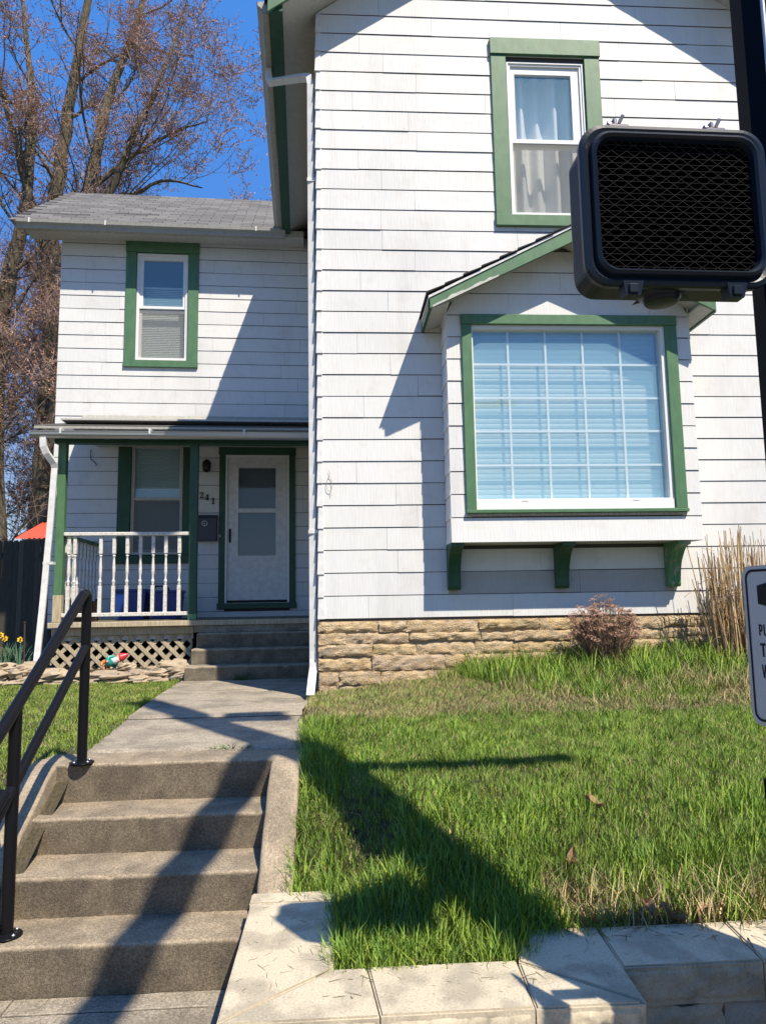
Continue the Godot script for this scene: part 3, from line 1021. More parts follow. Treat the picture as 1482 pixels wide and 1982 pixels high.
	mb.rbox(Vector3(-1.322, 0.965, 0.004), Vector3(-1.294, 1.155, 0.012), 0.003)
	put("door_handle", mb, M.black, d, TB)
	put("doorbell", bx(-1.452, -1.428, 1.035, 1.075, 0.04, 0.055, 0.004), M.soffit, d, TB)
	# roof of the wing
	var ro := part("wing_roof", h, TB)
	mb = MB.new()
	mb.prism(PackedVector2Array([Vector2(0.34, 5.235), Vector2(-2.0, 7.0), Vector2(-4.4, 5.235), Vector2(-4.4, 5.29), Vector2(-2.0, 7.06), Vector2(0.34, 5.29)]), -0.5, 4.06)
	mb.bake(Transform3D(Basis(Vector3(0, 0, 1), Vector3.UP, Vector3(-1, 0, 0)), Vector3.ZERO))
	put("roof_deck", mb, M.dark_shingles, ro, TB)
	put("soffit", bx(-4.05, -0.3, 5.222, 5.234, -0.004, 0.32), M.soffit, ro, TB)
	put("fascia", bx(-4.05, -0.3, 5.21, 5.30, 0.32, 0.345), M.soffit, ro, TB)
	# three-tab shingles, one mesh to each tab
	var sl := Vector2(-2.36, 1.77).normalized()
	var tabs := []
	for i in 3:
		var t := MB.new()
		t.rbox(Vector3(-0.1455, 0, 0), Vector3(0.1455, 0.133, 0.011), 0.001)
		tabs.append(t.mesh())
	var mats := []
	for k in [0.74, 0.86, 0.97, 1.05, 1.16, 0.42]:
		var mm: StandardMaterial3D = M.shingles.duplicate()
		mm.albedo_color = Color(0.20 * k, 0.192 * k, 0.183 * k).linear_to_srgb()
		mats.append(mm)
	var tilt := atan2(sl.y, -sl.x)
	for j in 23:
		var along := j * 0.1275 - 0.03
		var x := -4.07 + (0.1525 if j % 2 else 0.0) + rng.randf_range(-0.004, 0.004)
		while x < -0.55:
			var q := Vector3(x, 5.293 + along * sl.y, 0.375 + along * sl.x)
			var b := Basis(Vector3.RIGHT, -(PI / 2 - tilt)) * Basis(Vector3.BACK, rng.randf_range(-0.004, 0.004)) * Basis(Vector3.RIGHT, 0.055)
			var mm: Material = mats[rng.randi_range(0, 4)]
			if (j == 4 and x < -3.3) or (j == 6 and x > -2.9 and x < -2.4): mm = mats[5]
			put("shingle", tabs[0], mm, ro, TB * Transform3D(b, q))
			x += 0.3048
	# gutter in front of the wing's eave
	gutter(h, ALONG(), -0.347, 5.283, -4.1, -0.55, M.aged_gutter, [-3.93, -2.95, -0.95], false)

func ALONG() -> Transform3D:
	# gutters of the rear wing: length along s, opening to the street
	return TB * Transform3D(Basis(Vector3(0, 0, -1), Vector3.UP, Vector3(1, 0, 0)), Vector3.ZERO)

func build_porch(h: Node3D) -> void:
	var p := part("porch", h, TB)
	var mb := MB.new()
	var y := -0.035
	put("floor", bx(-3.10, -0.14, -0.075, y, 0.0, 1.60, 0.006), M.floor_wood, p, TB)
	put("floor_edge_board", bx(-3.11, -0.14, -0.095, y - 0.003, 1.601, 1.625, 0.004), M.grey_wood, p, TB)
	put("skirt_board", bx(-3.09, -1.55, -0.185, -0.100, 1.52, 1.545, 0.004), M.grey_wood, p, TB)
	put("back_strip", bx(-3.07, -1.56, -0.245, -0.186, 1.47, 1.49), M.peeling_white, p, TB)
	mb = MB.new()
	for x in [-3.08, -1.58]: put("dark_side_sheet", bx(x, x + 0.03, -0.62, -0.10, 0.02, 1.45), M.black, p, TB)  # black sheets added to keep the space behind the lattice dark
	# lattice: two layers of crossing slats, cut to the opening
	var la := part("lattice", p, TB)
	var rect := PackedVector2Array([Vector2(-3.10, -0.56), Vector2(-1.565, -0.56), Vector2(-1.565, -0.195), Vector2(-3.10, -0.195)])
	for layer in 2:
		var s := 1.0 if layer == 0 else -1.0
		for i in 16:
			var c := Vector2(-3.45 + i * 0.152, -0.378) + Vector2(rng.randf_range(-0.004, 0.004), 0)
			var dir := Vector2(1, s).normalized()
			var nn := dir.orthogonal() * 0.021
			var strip := PackedVector2Array([c - dir * 0.5 - nn, c + dir * 0.5 - nn, c + dir * 0.5 + nn, c - dir * 0.5 + nn])
			for q in Geometry2D.intersect_polygons(strip, rect):
				mb = MB.new()
				var t := rng.randf_range(-0.15, 0.15)
				mb.col = Color(1 + t, 1 + t, 1 + t * 0.9)
				mb.prism(q, 1.505 + layer * 0.0075, 1.512 + layer * 0.0075)
				put("slat", mb, M.grey_wood, la, TB)
	# posts
	mb = bx(-0.045, 0.045, 0.0, 2.03, -0.045, 0.045, 0.004)
	put("post", mb, M.green, p, TB * at(-3.03, y, 1.545))
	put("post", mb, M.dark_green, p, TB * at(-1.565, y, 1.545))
	put("post_foot", bx(-0.0465, 0.0465, 0.0, 0.30, -0.0465, 0.0465, 0.004), M.grey_wood, p, TB * at(-3.03, y + 0.001, 1.545))
	put("post_foot", bx(-0.0465, 0.0465, 0.0, 0.07, -0.0465, 0.0465, 0.004), M.peeling_green, p, TB * at(-1.565, y + 0.001, 1.545))
	put("half_post", bx(-0.15, -0.09, -0.03, 2.0, 1.5, 1.59, 0.004), M.dark_green, p, TB)
	# beam, roof, gutter
	put("beam", bx(-3.12, -0.12, 1.985, 2.13, 1.49, 1.60, 0.004), M.dark_green, p, TB)
	put("ceiling", bx(-3.09, -0.12, 2.28, 2.30, 0.03, 1.5), M.soffit, p, TB)
	mb = MB.new()
	mb.prism(PackedVector2Array([Vector2(0.0, 2.585), Vector2(1.72, 2.125), Vector2(1.72, 2.15), Vector2(0.0, 2.61)]), 0.10, 3.25)
	mb.bake(Transform3D(Basis(Vector3(0, 0, 1), Vector3.UP, Vector3(-1, 0, 0)), Vector3.ZERO))
	put("roof_deck", mb, M.soffit, p, TB)
	for j in 13:
		mb = MB.new()
		var d0 := 1.745 - j * 0.133
		var yy := 2.152 + j * 0.133 * 0.267
		mb.prism(PackedVector2Array([Vector2(d0, yy), Vector2(d0, yy + 0.007), Vector2(d0 - 0.15, yy + 0.044), Vector2(d0 - 0.15, yy + 0.040)]), 0.08, 3.29)
		mb.bake(Transform3D(Basis(Vector3(0, 0, 1), Vector3.UP, Vector3(-1, 0, 0)), Vector3.ZERO))
		put("shingle_course", mb, M.shingles, p, TB)
	put("roof_edge_strip", bx(-3.29, -0.1, 2.118, 2.146, 1.722, 1.75), M.aged_gutter, p, TB)
	# crumpled flashing where the roof meets the wall
	mb = MB.new()
	var fl := func(u: float, v: float) -> Vector3:
		return Vector3(lerpf(-3.29, -0.12, u), lerpf(2.615, 2.715, v) + 0.006 * nz.get_noise_2d(u * 40.0, v), lerpf(0.065, 0.024, v) + 0.006 * nz.get_noise_2d(u * 70.0, v * 2.0))
	mb.grid(60, 2, fl)
	put("flashing", mb, M.aged_gutter, p, TB)
	gutter(p, ALONG(), -1.725, 2.10, -3.30, -0.17, M.alu, [-2.98, -2.02, -0.98], true)
	# downspout at the left corner
	mb = MB.new()
	mb.tube([Vector3(-3.17, 2.0, 1.79), Vector3(-3.165, 1.90, 1.79), Vector3(-3.14, 1.83, 1.77), Vector3(-3.08, 1.73, 1.70), Vector3(-3.075, 1.68, 1.68), Vector3(-3.10, 1.0, 1.68), Vector3(-3.135, 0.2, 1.70), Vector3(-3.165, -0.48, 1.74)], [0.046, 0.046, 0.046, 0.046, 0.044, 0.044], 4, PI / 4)
	put("downspout", mb, M.white, p, TB)
	put("downspout_strap", bx(-3.15, -3.04, 0.60, 0.63, 1.64, 1.72), M.white, p, TB)
	# railing in front and at the left side
	var ra := part("railing", p, TB)
	mb = MB.new()
	mb.rbox(Vector3(-2.985, 0.925, 1.50), Vector3(-1.61, 0.965, 1.585), 0.006)
	put("top_rail", mb, M.peeling_white, ra, TB)
	put("bottom_rail", bx(-2.985, -1.61, 0.02, 0.062, 1.51, 1.575, 0.005), M.peeling_white, ra, TB)
	put("top_rail", bx(-3.065, -2.985, 0.922, 0.96, 0.04, 1.495, 0.005), M.peeling_green, ra, TB)
	put("bottom_rail", bx(-3.055, -2.995, 0.02, 0.06, 0.04, 1.495, 0.005), M.peeling_white, ra, TB)
	mb = MB.new()
	mb.rbox(Vector3(-0.019, 0.0, -0.019), Vector3(0.019, 0.30, 0.019), 0.003)
	mb.rbox(Vector3(-0.019, 0.66, -0.019), Vector3(0.019, 0.862, 0.019), 0.003)
	mb.lathe([Vector2(0.010, 0.30), Vector2(0.019, 0.312), Vector2(0.012, 0.322), Vector2(0.020, 0.345), Vector2(0.020, 0.355), Vector2(0.011, 0.372), Vector2(0.013, 0.40), Vector2(0.019, 0.46), Vector2(0.018, 0.50), Vector2(0.012, 0.60), Vector2(0.010, 0.622), Vector2(0.018, 0.634), Vector2(0.018, 0.642), Vector2(0.011, 0.652), Vector2(0.011, 0.66)], 10)
	var bal := mb.mesh()
	for s in [-2.93, -2.865, -2.585, -2.44, -2.295, -2.15, -2.01, -1.87, -1.72]:
		put("baluster", bal, M.peeling_white, ra, TB * Transform3D(Basis(Vector3.UP, rng.randf_range(-0.1, 0.1)), Vector3(s, 0.062, 1.543)))
	for i in 9:
		put("baluster", bal, M.peeling_white, ra, TB * Transform3D(Basis(Vector3.UP, rng.randf_range(-0.1, 0.1)), Vector3(-3.025, 0.06, 0.16 + i * 0.15)))
	# cable stub hanging on the wall
	mb = MB.new()
	mb.tube([Vector3(-3.16, 2.24, 0.03), Vector3(-3.165, 2.16, 0.035), Vector3(-3.155, 2.10, 0.04), Vector3(-3.10, 2.06, 0.045), Vector3(-3.075, 2.02, 0.05)], [0.005], 5)
	put("loose_cable", mb, M.black, p, TB)

	# ---- things on and by the porch
	var st := struct(part("porch_steps", self, TB), "weathered concrete steps up to the porch beside the lattice")
	var tops := [[-0.495, 2.27, -1.53], [-0.335, 2.03, -1.50], [-0.175, 1.79, -1.48]]
	for i in 3:
		var yb: float = -0.75 if i == 0 else tops[i - 1][0] + 0.002
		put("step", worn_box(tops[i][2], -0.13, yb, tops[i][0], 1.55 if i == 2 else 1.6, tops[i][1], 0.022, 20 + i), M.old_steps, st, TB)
	put("riser_board", bx(-1.54, -0.14, -0.172, -0.097, 1.555, 1.60), M.old_steps, st, TB)

	var mbx := thing("mailbox", "grey wall mailbox with a white ring emblem left of the front door", "mailbox", TB * Vector3(-1.615, 0.985, 0.02))
	put("box", bx(-1.755, -1.475, 0.985, 1.27, 0.02, 0.115, 0.006), M.plain_grey, mbx, TB)
	mb = MB.new()
	var lid := PackedVector2Array([Vector2(0.02, 1.272), Vector2(0.125, 1.262), Vector2(0.125, 1.285), Vector2(0.10, 1.325), Vector2(0.02, 1.345)])
	mb.prism(lid, 1.470, 1.76)
	mb.bake(Transform3D(Basis(Vector3(0, 0, 1), Vector3.UP, Vector3(-1, 0, 0)), Vector3.ZERO))
	put("lid", mb, M.plain_grey, mbx, TB)
	mb = MB.new()
	var rg := []
	for i in 25: rg.append(Vector3(-1.632 + 0.034 * sin(TAU * i / 24.0), 1.218 + 0.034 * cos(TAU * i / 24.0), 0.119))
	mb.tube(rg, [0.0055], 6, 0.0, false)
	put("ring_emblem", mb, M.white, mbx, TB)
	mb = MB.new()
	mb.rbox(Vector3(-1.642, 1.212, 0.115), Vector3(-1.622, 1.224, 0.1185), 0.002)
	mb.rbox(Vector3(-1.630, 1.200, 0.115), Vector3(-1.623, 1.212, 0.1185), 0.002)
	put("emblem_mark", mb, M.white, mbx, TB)

	var lamp := thing("porch_lamp", "dark lantern wall lamp above the house numbers by the door", "lamp", TB * Vector3(-1.62, 1.92, 0.03))
	mb = MB.new()
	mb.lathe([Vector2(0.0, 0.0), Vector2(0.03, 0.0), Vector2(0.045, 0.012), Vector2(0.047, 0.02), Vector2(0.047, 0.022)], 8)
	mb.lathe([Vector2(0.058, 0.115), Vector2(0.05, 0.14), Vector2(0.025, 0.165), Vector2(0.008, 0.172), Vector2(0.0, 0.175)], 8)
	for i in 8:
		var a := TAU * i / 8
		mb.tube([Vector3(0.045 * sin(a), 0.02, 0.045 * cos(a)), Vector3(0.055 * sin(a), 0.117, 0.055 * cos(a))], [0.004], 4)
	put("cage", mb, M.black, lamp, TB * at(-1.62, 1.925, 0.09))
	mb = MB.new()
	mb.lathe([Vector2(0.0, 0.02), Vector2(0.04, 0.021), Vector2(0.05, 0.116), Vector2(0.0, 0.117)], 8)
	put("glass", mb, M.lamp_glass, lamp, TB * at(-1.62, 1.925, 0.09))
	put("back_plate", bx(-1.655, -1.585, 1.95, 2.08, 0.018, 0.034, 0.004), M.black, lamp, TB)

	var nums := thing("house_number", "black house number 241 on the wall beside the door", "house number", TB * Vector3(-1.63, 1.5, 0.02))
	for q in [["2", -1.715, 1.545, 0.06], ["4", -1.655, 1.520, -0.04], ["1", -1.572, 1.470, -0.08]]:
		var t := TextMesh.new()
		var f := SystemFont.new()
		f.font_names = PackedStringArray(["Droid Serif"])
		f.font_weight = 700
		t.font = f
		t.text = q[0]
		t.font_size = 32
		t.pixel_size = 0.0034
		t.depth = 0.006
		t.horizontal_alignment = HORIZONTAL_ALIGNMENT_LEFT
		t.vertical_alignment = VERTICAL_ALIGNMENT_BOTTOM
		put("digit", t, M.black, nums, TB * Transform3D(Basis(Vector3.BACK, q[3]), Vector3(q[1], q[2], 0.026)))

	for k in 2:
		var s0: float = [-2.60, -2.20][k]
		var bin := thing("storage_bin", ["blue plastic storage bin behind the railing, under the porch window, left of the two", "blue plastic storage bin with a black handle behind the railing, nearer the middle post"][k], "bin", TB * Vector3(s0 + 0.16, y, 0.62), "blue bins on the porch")
		mb = MB.new()
		mb.hexa([Vector3(s0 + 0.03, 0.0, 0.22), Vector3(s0 + 0.33, 0.0, 0.22), Vector3(s0 + 0.33, 0.0, -0.16), Vector3(s0 + 0.03, 0.0, -0.16), Vector3(s0, 0.36 - 0.02 * k, 0.25), Vector3(s0 + 0.36, 0.36 - 0.02 * k, 0.25), Vector3(s0 + 0.36, 0.36 - 0.02 * k, -0.2), Vector3(s0, 0.36 - 0.02 * k, -0.2)])
		put("tub", mb, M.plastic_blue, bin, TB * at(0, y + 0.002, 0.55))
		mb = MB.new()
		mb.rbox(Vector3(s0 - 0.015, 0.34 - 0.02 * k, -0.215), Vector3(s0 + 0.375, 0.372 - 0.02 * k, 0.265), 0.008)
		put("rim", mb, M.plastic_blue, bin, TB * at(0, y + 0.002, 0.55))
		if k == 1:
			mb = MB.new()
			mb.tube([Vector3(s0 + 0.06, 0.35, 0.26), Vector3(s0 + 0.08, 0.40, 0.27), Vector3(s0 + 0.22, 0.40, 0.27), Vector3(s0 + 0.24, 0.35, 0.26)], [0.012], 6)
			put("handle", mb, M.black, bin, TB * at(0, y + 0.002, 0.55))
	var pl := thing("planter", "small dark brown slatted planter in the railing corner", "planter", TB * Vector3(-2.85, y, 1.2))
	mb = MB.new()
	mb.col = Color(0.035, 0.016, 0.009)
	mb.hexa([Vector3(-2.97, 0.0, 1.36), Vector3(-2.75, 0.0, 1.36), Vector3(-2.75, 0.0, 1.1), Vector3(-2.97, 0.0, 1.1), Vector3(-3.0, 0.23, 1.39), Vector3(-2.72, 0.23, 1.39), Vector3(-2.72, 0.23, 1.07), Vector3(-3.0, 0.23, 1.07)])
	put("pot", mb, M.plain, pl, TB * at(0.0, y + 0.002, 0))
	mb = MB.new()
	mb.col = Color(0.05, 0.022, 0.012)
	for x in [-2.985, -2.735]:
		for z in [1.085, 1.375]:
			mb.rbox(Vector3(x - 0.018, 0.0, z - 0.018), Vector3(x + 0.018, 0.255, z + 0.018), 0.003)
	mb.rbox(Vector3(-3.01, 0.215, 1.37), Vector3(-2.71, 0.25, 1.40), 0.003)
	mb.rbox(Vector3(-3.01, 0.04, 1.37), Vector3(-2.71, 0.07, 1.392), 0.003)
	put("frame", mb, M.plain, pl, TB * at(0.0, y + 0.002, 0))
	mb = MB.new()
	mb.col = Color(0.4, 0.4, 0.38)
	mb.lathe([Vector2(0.0, 0.0), Vector2(0.03, 0.0), Vector2(0.034, 0.06), Vector2(0.02, 0.10), Vector2(0.012, 0.16), Vector2(0.0, 0.165)], 10)
	var bt := put("garden_figure", mb, M.ceramic, self, TB * at(-2.86, y + 0.235, 1.22))
	tag(bt, "small grey pottery bottle standing on the brown planter", "bottle")
	bt.name = "pottery_bottle"
	gnome()
	edging()
	shrubs_left()

func worn_box(x0: float, x1: float, y0: float, y1: float, z0: float, z1: float, r: float, sd: int) -> MB:
	# concrete block with a rounded, slightly worn front lip
	var mb := MB.new()
	var prof := [Vector2(y0, z1), Vector2(y1 - r, z1)]
	for i in range(1, 6):
		var a := PI / 2 * i / 5.0
		prof.append(Vector2(y1 - r + r * sin(a), z1 - r + r * cos(a)))
	prof.append(Vector2(y1, z0))
	var n := prof.size() - 1
	var f := func(u: float, v: float) -> Vector3:
		var q := v * n
		var i := mini(int(q), n - 1)
		var p: Vector2 = prof[i].lerp(prof[i + 1], q - i)
		var x := lerpf(x0, x1, u)
		var k := 0.004 * nz.get_noise_3d(x * 6.0, p.x * 9.0, p.y * 9.0 + sd) + 0.003 * nz.get_noise_3d(x * 25.0, p.x * 30.0, sd)
		# chips out of the lip
		var chip := nz.get_noise_3d(x * 9.0, sd * 3.1, 0.0)
		if i >= 1 and i <= n - 2 and chip > 0.28: k -= 0.014 * (chip - 0.28) / 0.4
		return Vector3(x, p.x + (k if i > 0 else 0.0), p.y + k)
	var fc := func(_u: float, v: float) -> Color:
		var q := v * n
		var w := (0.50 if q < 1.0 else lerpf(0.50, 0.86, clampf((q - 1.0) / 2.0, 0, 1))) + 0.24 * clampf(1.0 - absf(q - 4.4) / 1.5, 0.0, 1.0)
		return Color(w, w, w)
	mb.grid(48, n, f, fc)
	mb.col = Color.WHITE
	var po := PackedVector2Array()
	for p in prof: po.append(Vector2(p.y, p.x))
	po.append(Vector2(z0, y0))
	var ends := MB.new()
	ends.prism(po, -x1, -x0)
	ends.bake(Transform3D(Basis(Vector3(0, 0, 1), Vector3.UP, Vector3(-1, 0, 0)), Vector3.ZERO))
	for i in range(0, ends.v.size(), 3):
		if absf(ends.n[i].x) > 0.9:
			mb.tri_n(ends.v[i], ends.v[i + 2], ends.v[i + 1], ends.n[i], ends.n[i], ends.n[i])
	return mb

func gnome() -> void:
	var g := thing("garden_gnome", "garden gnome with red hat and white beard lying before the lattice", "garden gnome", TB * Vector3(-2.35, -0.52, 1.75))
	# built standing with the face to +z, then laid down with the hat to the right
	var lay := TB * Transform3D(Basis(Vector3.BACK, -1.18) * Basis(Vector3.UP, 0.5), Vector3(-2.475, -0.497, 1.78))
	var mb := MB.new()
	mb.col = Color(0.02, 0.30, 0.25)
	mb.lathe([Vector2(0.0, 0.055), Vector2(0.05, 0.058), Vector2(0.060, 0.08), Vector2(0.058, 0.12), Vector2(0.045, 0.155), Vector2(0.0, 0.165)], 14)
	for s in [-1.0, 1.0]:
		mb.tube([Vector3(s * 0.045, 0.145, 0.0), Vector3(s * 0.068, 0.11, 0.015), Vector3(s * 0.045, 0.085, 0.05)], [0.019, 0.019, 0.015], 8)
	put("coat", mb, M.ceramic, g, lay)
	mb = MB.new()
	mb.col = Color(0.55, 0.20, 0.06)
	for s in [-1.0, 1.0]:
		mb.tube([Vector3(s * 0.026, 0.062, 0.0), Vector3(s * 0.030, 0.022, 0.004)], [0.026, 0.024], 8)
		mb.blob(Vector3(s * 0.032, 0.014, 0.022), Vector3(0.022, 0.018, 0.038), nz, 0.0)
	put("boots", mb, M.ceramic, g, lay)
	mb = MB.new()
	mb.col = Color(0.55, 0.30, 0.20)
	mb.blob(Vector3(0, 0.188, 0.004), Vector3(0.040, 0.042, 0.040), nz, 0.0, 14, 10)
	mb.blob(Vector3(0, 0.188, 0.046), Vector3(0.011, 0.011, 0.012), nz, 0.0)
	for s in [-1.0, 1.0]:
		mb.blob(Vector3(s * 0.045, 0.085, 0.056), Vector3(0.015, 0.015, 0.015), nz, 0.0)
		mb.blob(Vector3(s * 0.040, 0.19, 0.002), Vector3(0.007, 0.013, 0.009), nz, 0.0)
	mb.col = Color(0.02, 0.015, 0.012)
	for s in [-1.0, 1.0]:
		mb.blob(Vector3(s * 0.014, 0.199, 0.040), Vector3(0.0045, 0.0055, 0.004), nz, 0.0, 6, 4)
	put("head", mb, M.ceramic, g, lay)
	mb = MB.new()
	mb.col = Color(0.78, 0.76, 0.70)
	mb.blob(Vector3(0, 0.150, 0.028), Vector3(0.042, 0.055, 0.026), nz, 0.12, 16, 12)
	mb.blob(Vector3(-0.014, 0.178, 0.043), Vector3(0.018, 0.007, 0.008), nz, 0.0)
	mb.blob(Vector3(0.014, 0.178, 0.043), Vector3(0.018, 0.007, 0.008), nz, 0.0)
	put("beard", mb, M.ceramic, g, lay)
	mb = MB.new()
	mb.col = Color(0.55, 0.035, 0.05)
	mb.lathe([Vector2(0.0, 0.208), Vector2(0.044, 0.206), Vector2(0.049, 0.213), Vector2(0.044, 0.222), Vector2(0.036, 0.245), Vector2(0.022, 0.275), Vector2(0.012, 0.292), Vector2(0.0, 0.298)], 16)
	put("hat", mb, M.ceramic, g, lay)

func edging() -> void:
	var e := thing("stone_edging", "low dry-laid edging of jagged flat limestone before the porch bed", "stone edging", Vector3(-2.4, -0.66, -1.85))
	var r := RandomNumberGenerator.new()
	r.seed = 77
	for row in 3:
		var s := -4.6
		while s < -1.62:
			var w := r.randf_range(0.16, 0.42)
			var hgt := r.randf_range(0.035, 0.062)
			var mb := MB.new()
			var t := r.randf_range(-0.25, 0.15)
			mb.col = Color(1 + t, 1 + t, 1 + t * 0.8)
			var jag := FastNoiseLite.new()
			jag.seed = r.randi() % 1000
			jag.frequency = 2.6
			jag.fractal_octaves = 4
			mb.blob(Vector3.ZERO, Vector3(w * 0.58, hgt, r.randf_range(0.09, 0.13)), jag, 0.75, 15, 9)
			mb.facet()
			var turn := Basis(Vector3.BACK, r.randf_range(-0.10, 0.10)) * Basis(Vector3.RIGHT, r.randf_range(-0.1, 0.2)) * Basis(Vector3.UP, r.randf_range(-0.2, 0.2))
			var yy: float = -0.635 + row * 0.066 + r.randf_range(-0.012, 0.012) + 0.012 * sin(s * 3.0)
			if row == 2 and r.randf() < 0.25:
				s += w
				continue
			put("stone", mb, M.limestone, e, TB * Transform3D(turn, Vector3(s + w * 0.5, yy, 2.02 - row * 0.055 + r.randf_range(-0.03, 0.03))))
			s += w * 0.93

func shrubs_left() -> void:
	for k in 2:
		var c: Vector3 = TB * [Vector3(-3.62, -0.50, 1.55), Vector3(-3.38, -0.5, 1.62)][k]
		var d := thing("daffodil_clump", ["larger clump of yellow daffodils at the left edge by the dark fence", "small daffodil clump with one yellow flower beside the thin metal stake"][k], "flower", c, "daffodils by the fence")
		var mb := MB.new()
		var r := RandomNumberGenerator.new()
		r.seed = 100 + k
		for i in 120 - 50 * k:
			var a := r.randf() * TAU
			var o := Vector3(cos(a), 0, sin(a)) * sqrt(r.randf()) * (0.20 - 0.07 * k)
			var lean := Vector3(cos(a), 0, sin(a)) * r.randf_range(0.02, 0.16)
			var hh := r.randf_range(0.16, 0.30)
			var t := r.randf_range(0.7, 1.3)
			mb.col = Color(0.045 * t, 0.115 * t, 0.06 * t)
			blade(mb, o, lean, hh, 0.010, r.randf() * TAU, 3)
		put("leaves", mb, M.leafy, d, at(c.x, c.y, c.z))
		var heads := [[-0.06, 0.31], [0.03, 0.34], [0.08, 0.30], [-0.12, 0.33]] if k == 0 else [[0.02, 0.29]]
		for f in heads:
			mb = MB.new()
			var face := Transform3D(Basis(Vector3.UP, r.randf_range(-0.7, 0.7)) * Basis(Vector3.RIGHT, 1.2), c + Vector3(f[0], f[1], 0.06))
			mb.col = Color(0.75, 0.50, 0.02)
			for i in 6:
				var q := Basis(Vector3.UP, TAU * i / 6.0)
				mb.tri(q * Vector3(0, 0, 0.008), q * Vector3(0.013, 0.003, 0.02), q * Vector3(0, 0.005, 0.037))
				mb.tri(q * Vector3(0, 0, 0.008), q * Vector3(0, 0.005, 0.037), q * Vector3(-0.013, 0.003, 0.02))
			mb.col = Color(0.75, 0.38, 0.01)
			mb.lathe([Vector2(0.008, 0.0), Vector2(0.009, 0.014), Vector2(0.014, 0.022)], 10)
			put("flower", mb, M.leafy, d, face)
	var mb2 := MB.new()
	mb2.col = Color(0.05, 0.035, 0.025)
	mb2.tube([Vector3.ZERO, Vector3(-0.01, 0.47, 0)], [0.010], 8)
	mb2.tube([Vector3(-0.01, 0.47, 0), Vector3(-0.01, 0.485, 0)], [0.016], 8)
	tag(put("metal_stake", mb2, M.plain, self, TB * at(-3.30, -0.5, 1.72)), "thin rusty metal stake standing beside the daffodils", "stake")

func blade(mb: MB, o: Vector3, lean: Vector3, hh: float, w: float, ang: float, seg: int) -> void:
	var sd := Vector3(cos(ang), 0, sin(ang)) * w * 0.5
	var prev_l := o - sd
	var prev_r := o + sd
	var nn := (sd.cross(Vector3.UP)).normalized()
	nn = (nn + Vector3.UP * 0.7).normalized()
	for i in range(1, seg + 1):
		var q := float(i) / seg
		var c := o + Vector3.UP * hh * (q - 0.12 * q * q * lean.length() / maxf(hh, 0.01)) + lean * q * q
		if i == seg:
			mb.tri_n(prev_l, prev_r, c, nn, nn, nn)
		else:
			var wv := sd * (1.0 - q * 0.45)
			mb.tri_n(prev_l, prev_r, c + wv, nn, nn, nn)
			mb.tri_n(prev_l, c + wv, c - wv, nn, nn, nn)
			prev_l = c - wv
			prev_r = c + wv

func curve1(t: Array, x: float) -> float:
	if x <= t[0][0]: return t[0][1]
	for i in t.size() - 1:
		if x <= t[i + 1][0]:
			var q: float = (x - t[i][0]) / (t[i + 1][0] - t[i][0])
			return lerpf(t[i][1], t[i + 1][1], q)
	return t[t.size() - 1][1]

const FOOT := [[-0.2, -0.62], [0.34, -0.565], [0.6, -0.52], [0.9, -0.49], [1.2, -0.455], [1.63, -0.43], [2.07, -0.39], [2.7, -0.35], [3.5, -0.325], [6.0, -0.3]]

func lawn_y(x: float, z: float) -> float:
	var wob := 0.018 * nz.get_noise_2d(x * 1.3, z * 1.3) + 0.010 * nz.get_noise_2d(x * 4.0, z * 4.0)
	if x > -0.65:
		var y0 := curve1(FOOT, x)
		var prof := [[-9.0, y0], [0.0, y0], [0.75, lerpf(y0, -0.60, 0.62)], [1.45, -0.625], [2.3, -0.70], [3.0, -0.93], [3.45, -1.085], [3.7, -1.10]]
		var y := curve1(prof, z) + wob
		if z > 2.2:
			if not lawn_ok(x, z): return -1.22
			y = lerpf(-1.075, y, smoothstep(0.0, 0.38, lawn_edge(x, z)))
			if x < 0.25: y = lerpf(minf(y, curve1([[2.25, -0.69], [2.92, -1.06]], z)), y, smoothstep(0.0, 0.25, x))
		return y
	var near := [[-40.0, -0.5], [-4.0, -0.5], [-2.4, -0.53], [-1.9, -0.66], [2.1, -0.69], [3.3, -1.30], [3.6, -1.4]]
	return curve1(near, z) + wob * 0.6

func lawn_edge(x: float, z: float) -> float:
	# distance to the nearest cap stone
	var a := Vector2(maxf(0.0, x - 0.135), maxf(0.0, 2.93 - z)).length()
	var b := 3.59 - z
	var c := Vector2(maxf(0.0, 1.06 - x), maxf(0.0, 3.375 - z)).length() if x > 0.4 else 9.0
	if not lawn_ok(x, z) and x > -0.035: return 0.0
	return maxf(0.0, minf(a, minf(b, c)))

func lawn_ok(x: float, z: float) -> bool:
	if x > 1.06: return z < 3.375
	if x > 0.79: return z < 3.40
	if x > 0.135: return z < 3.585
	if x > -0.040: return z < 2.93
	return false

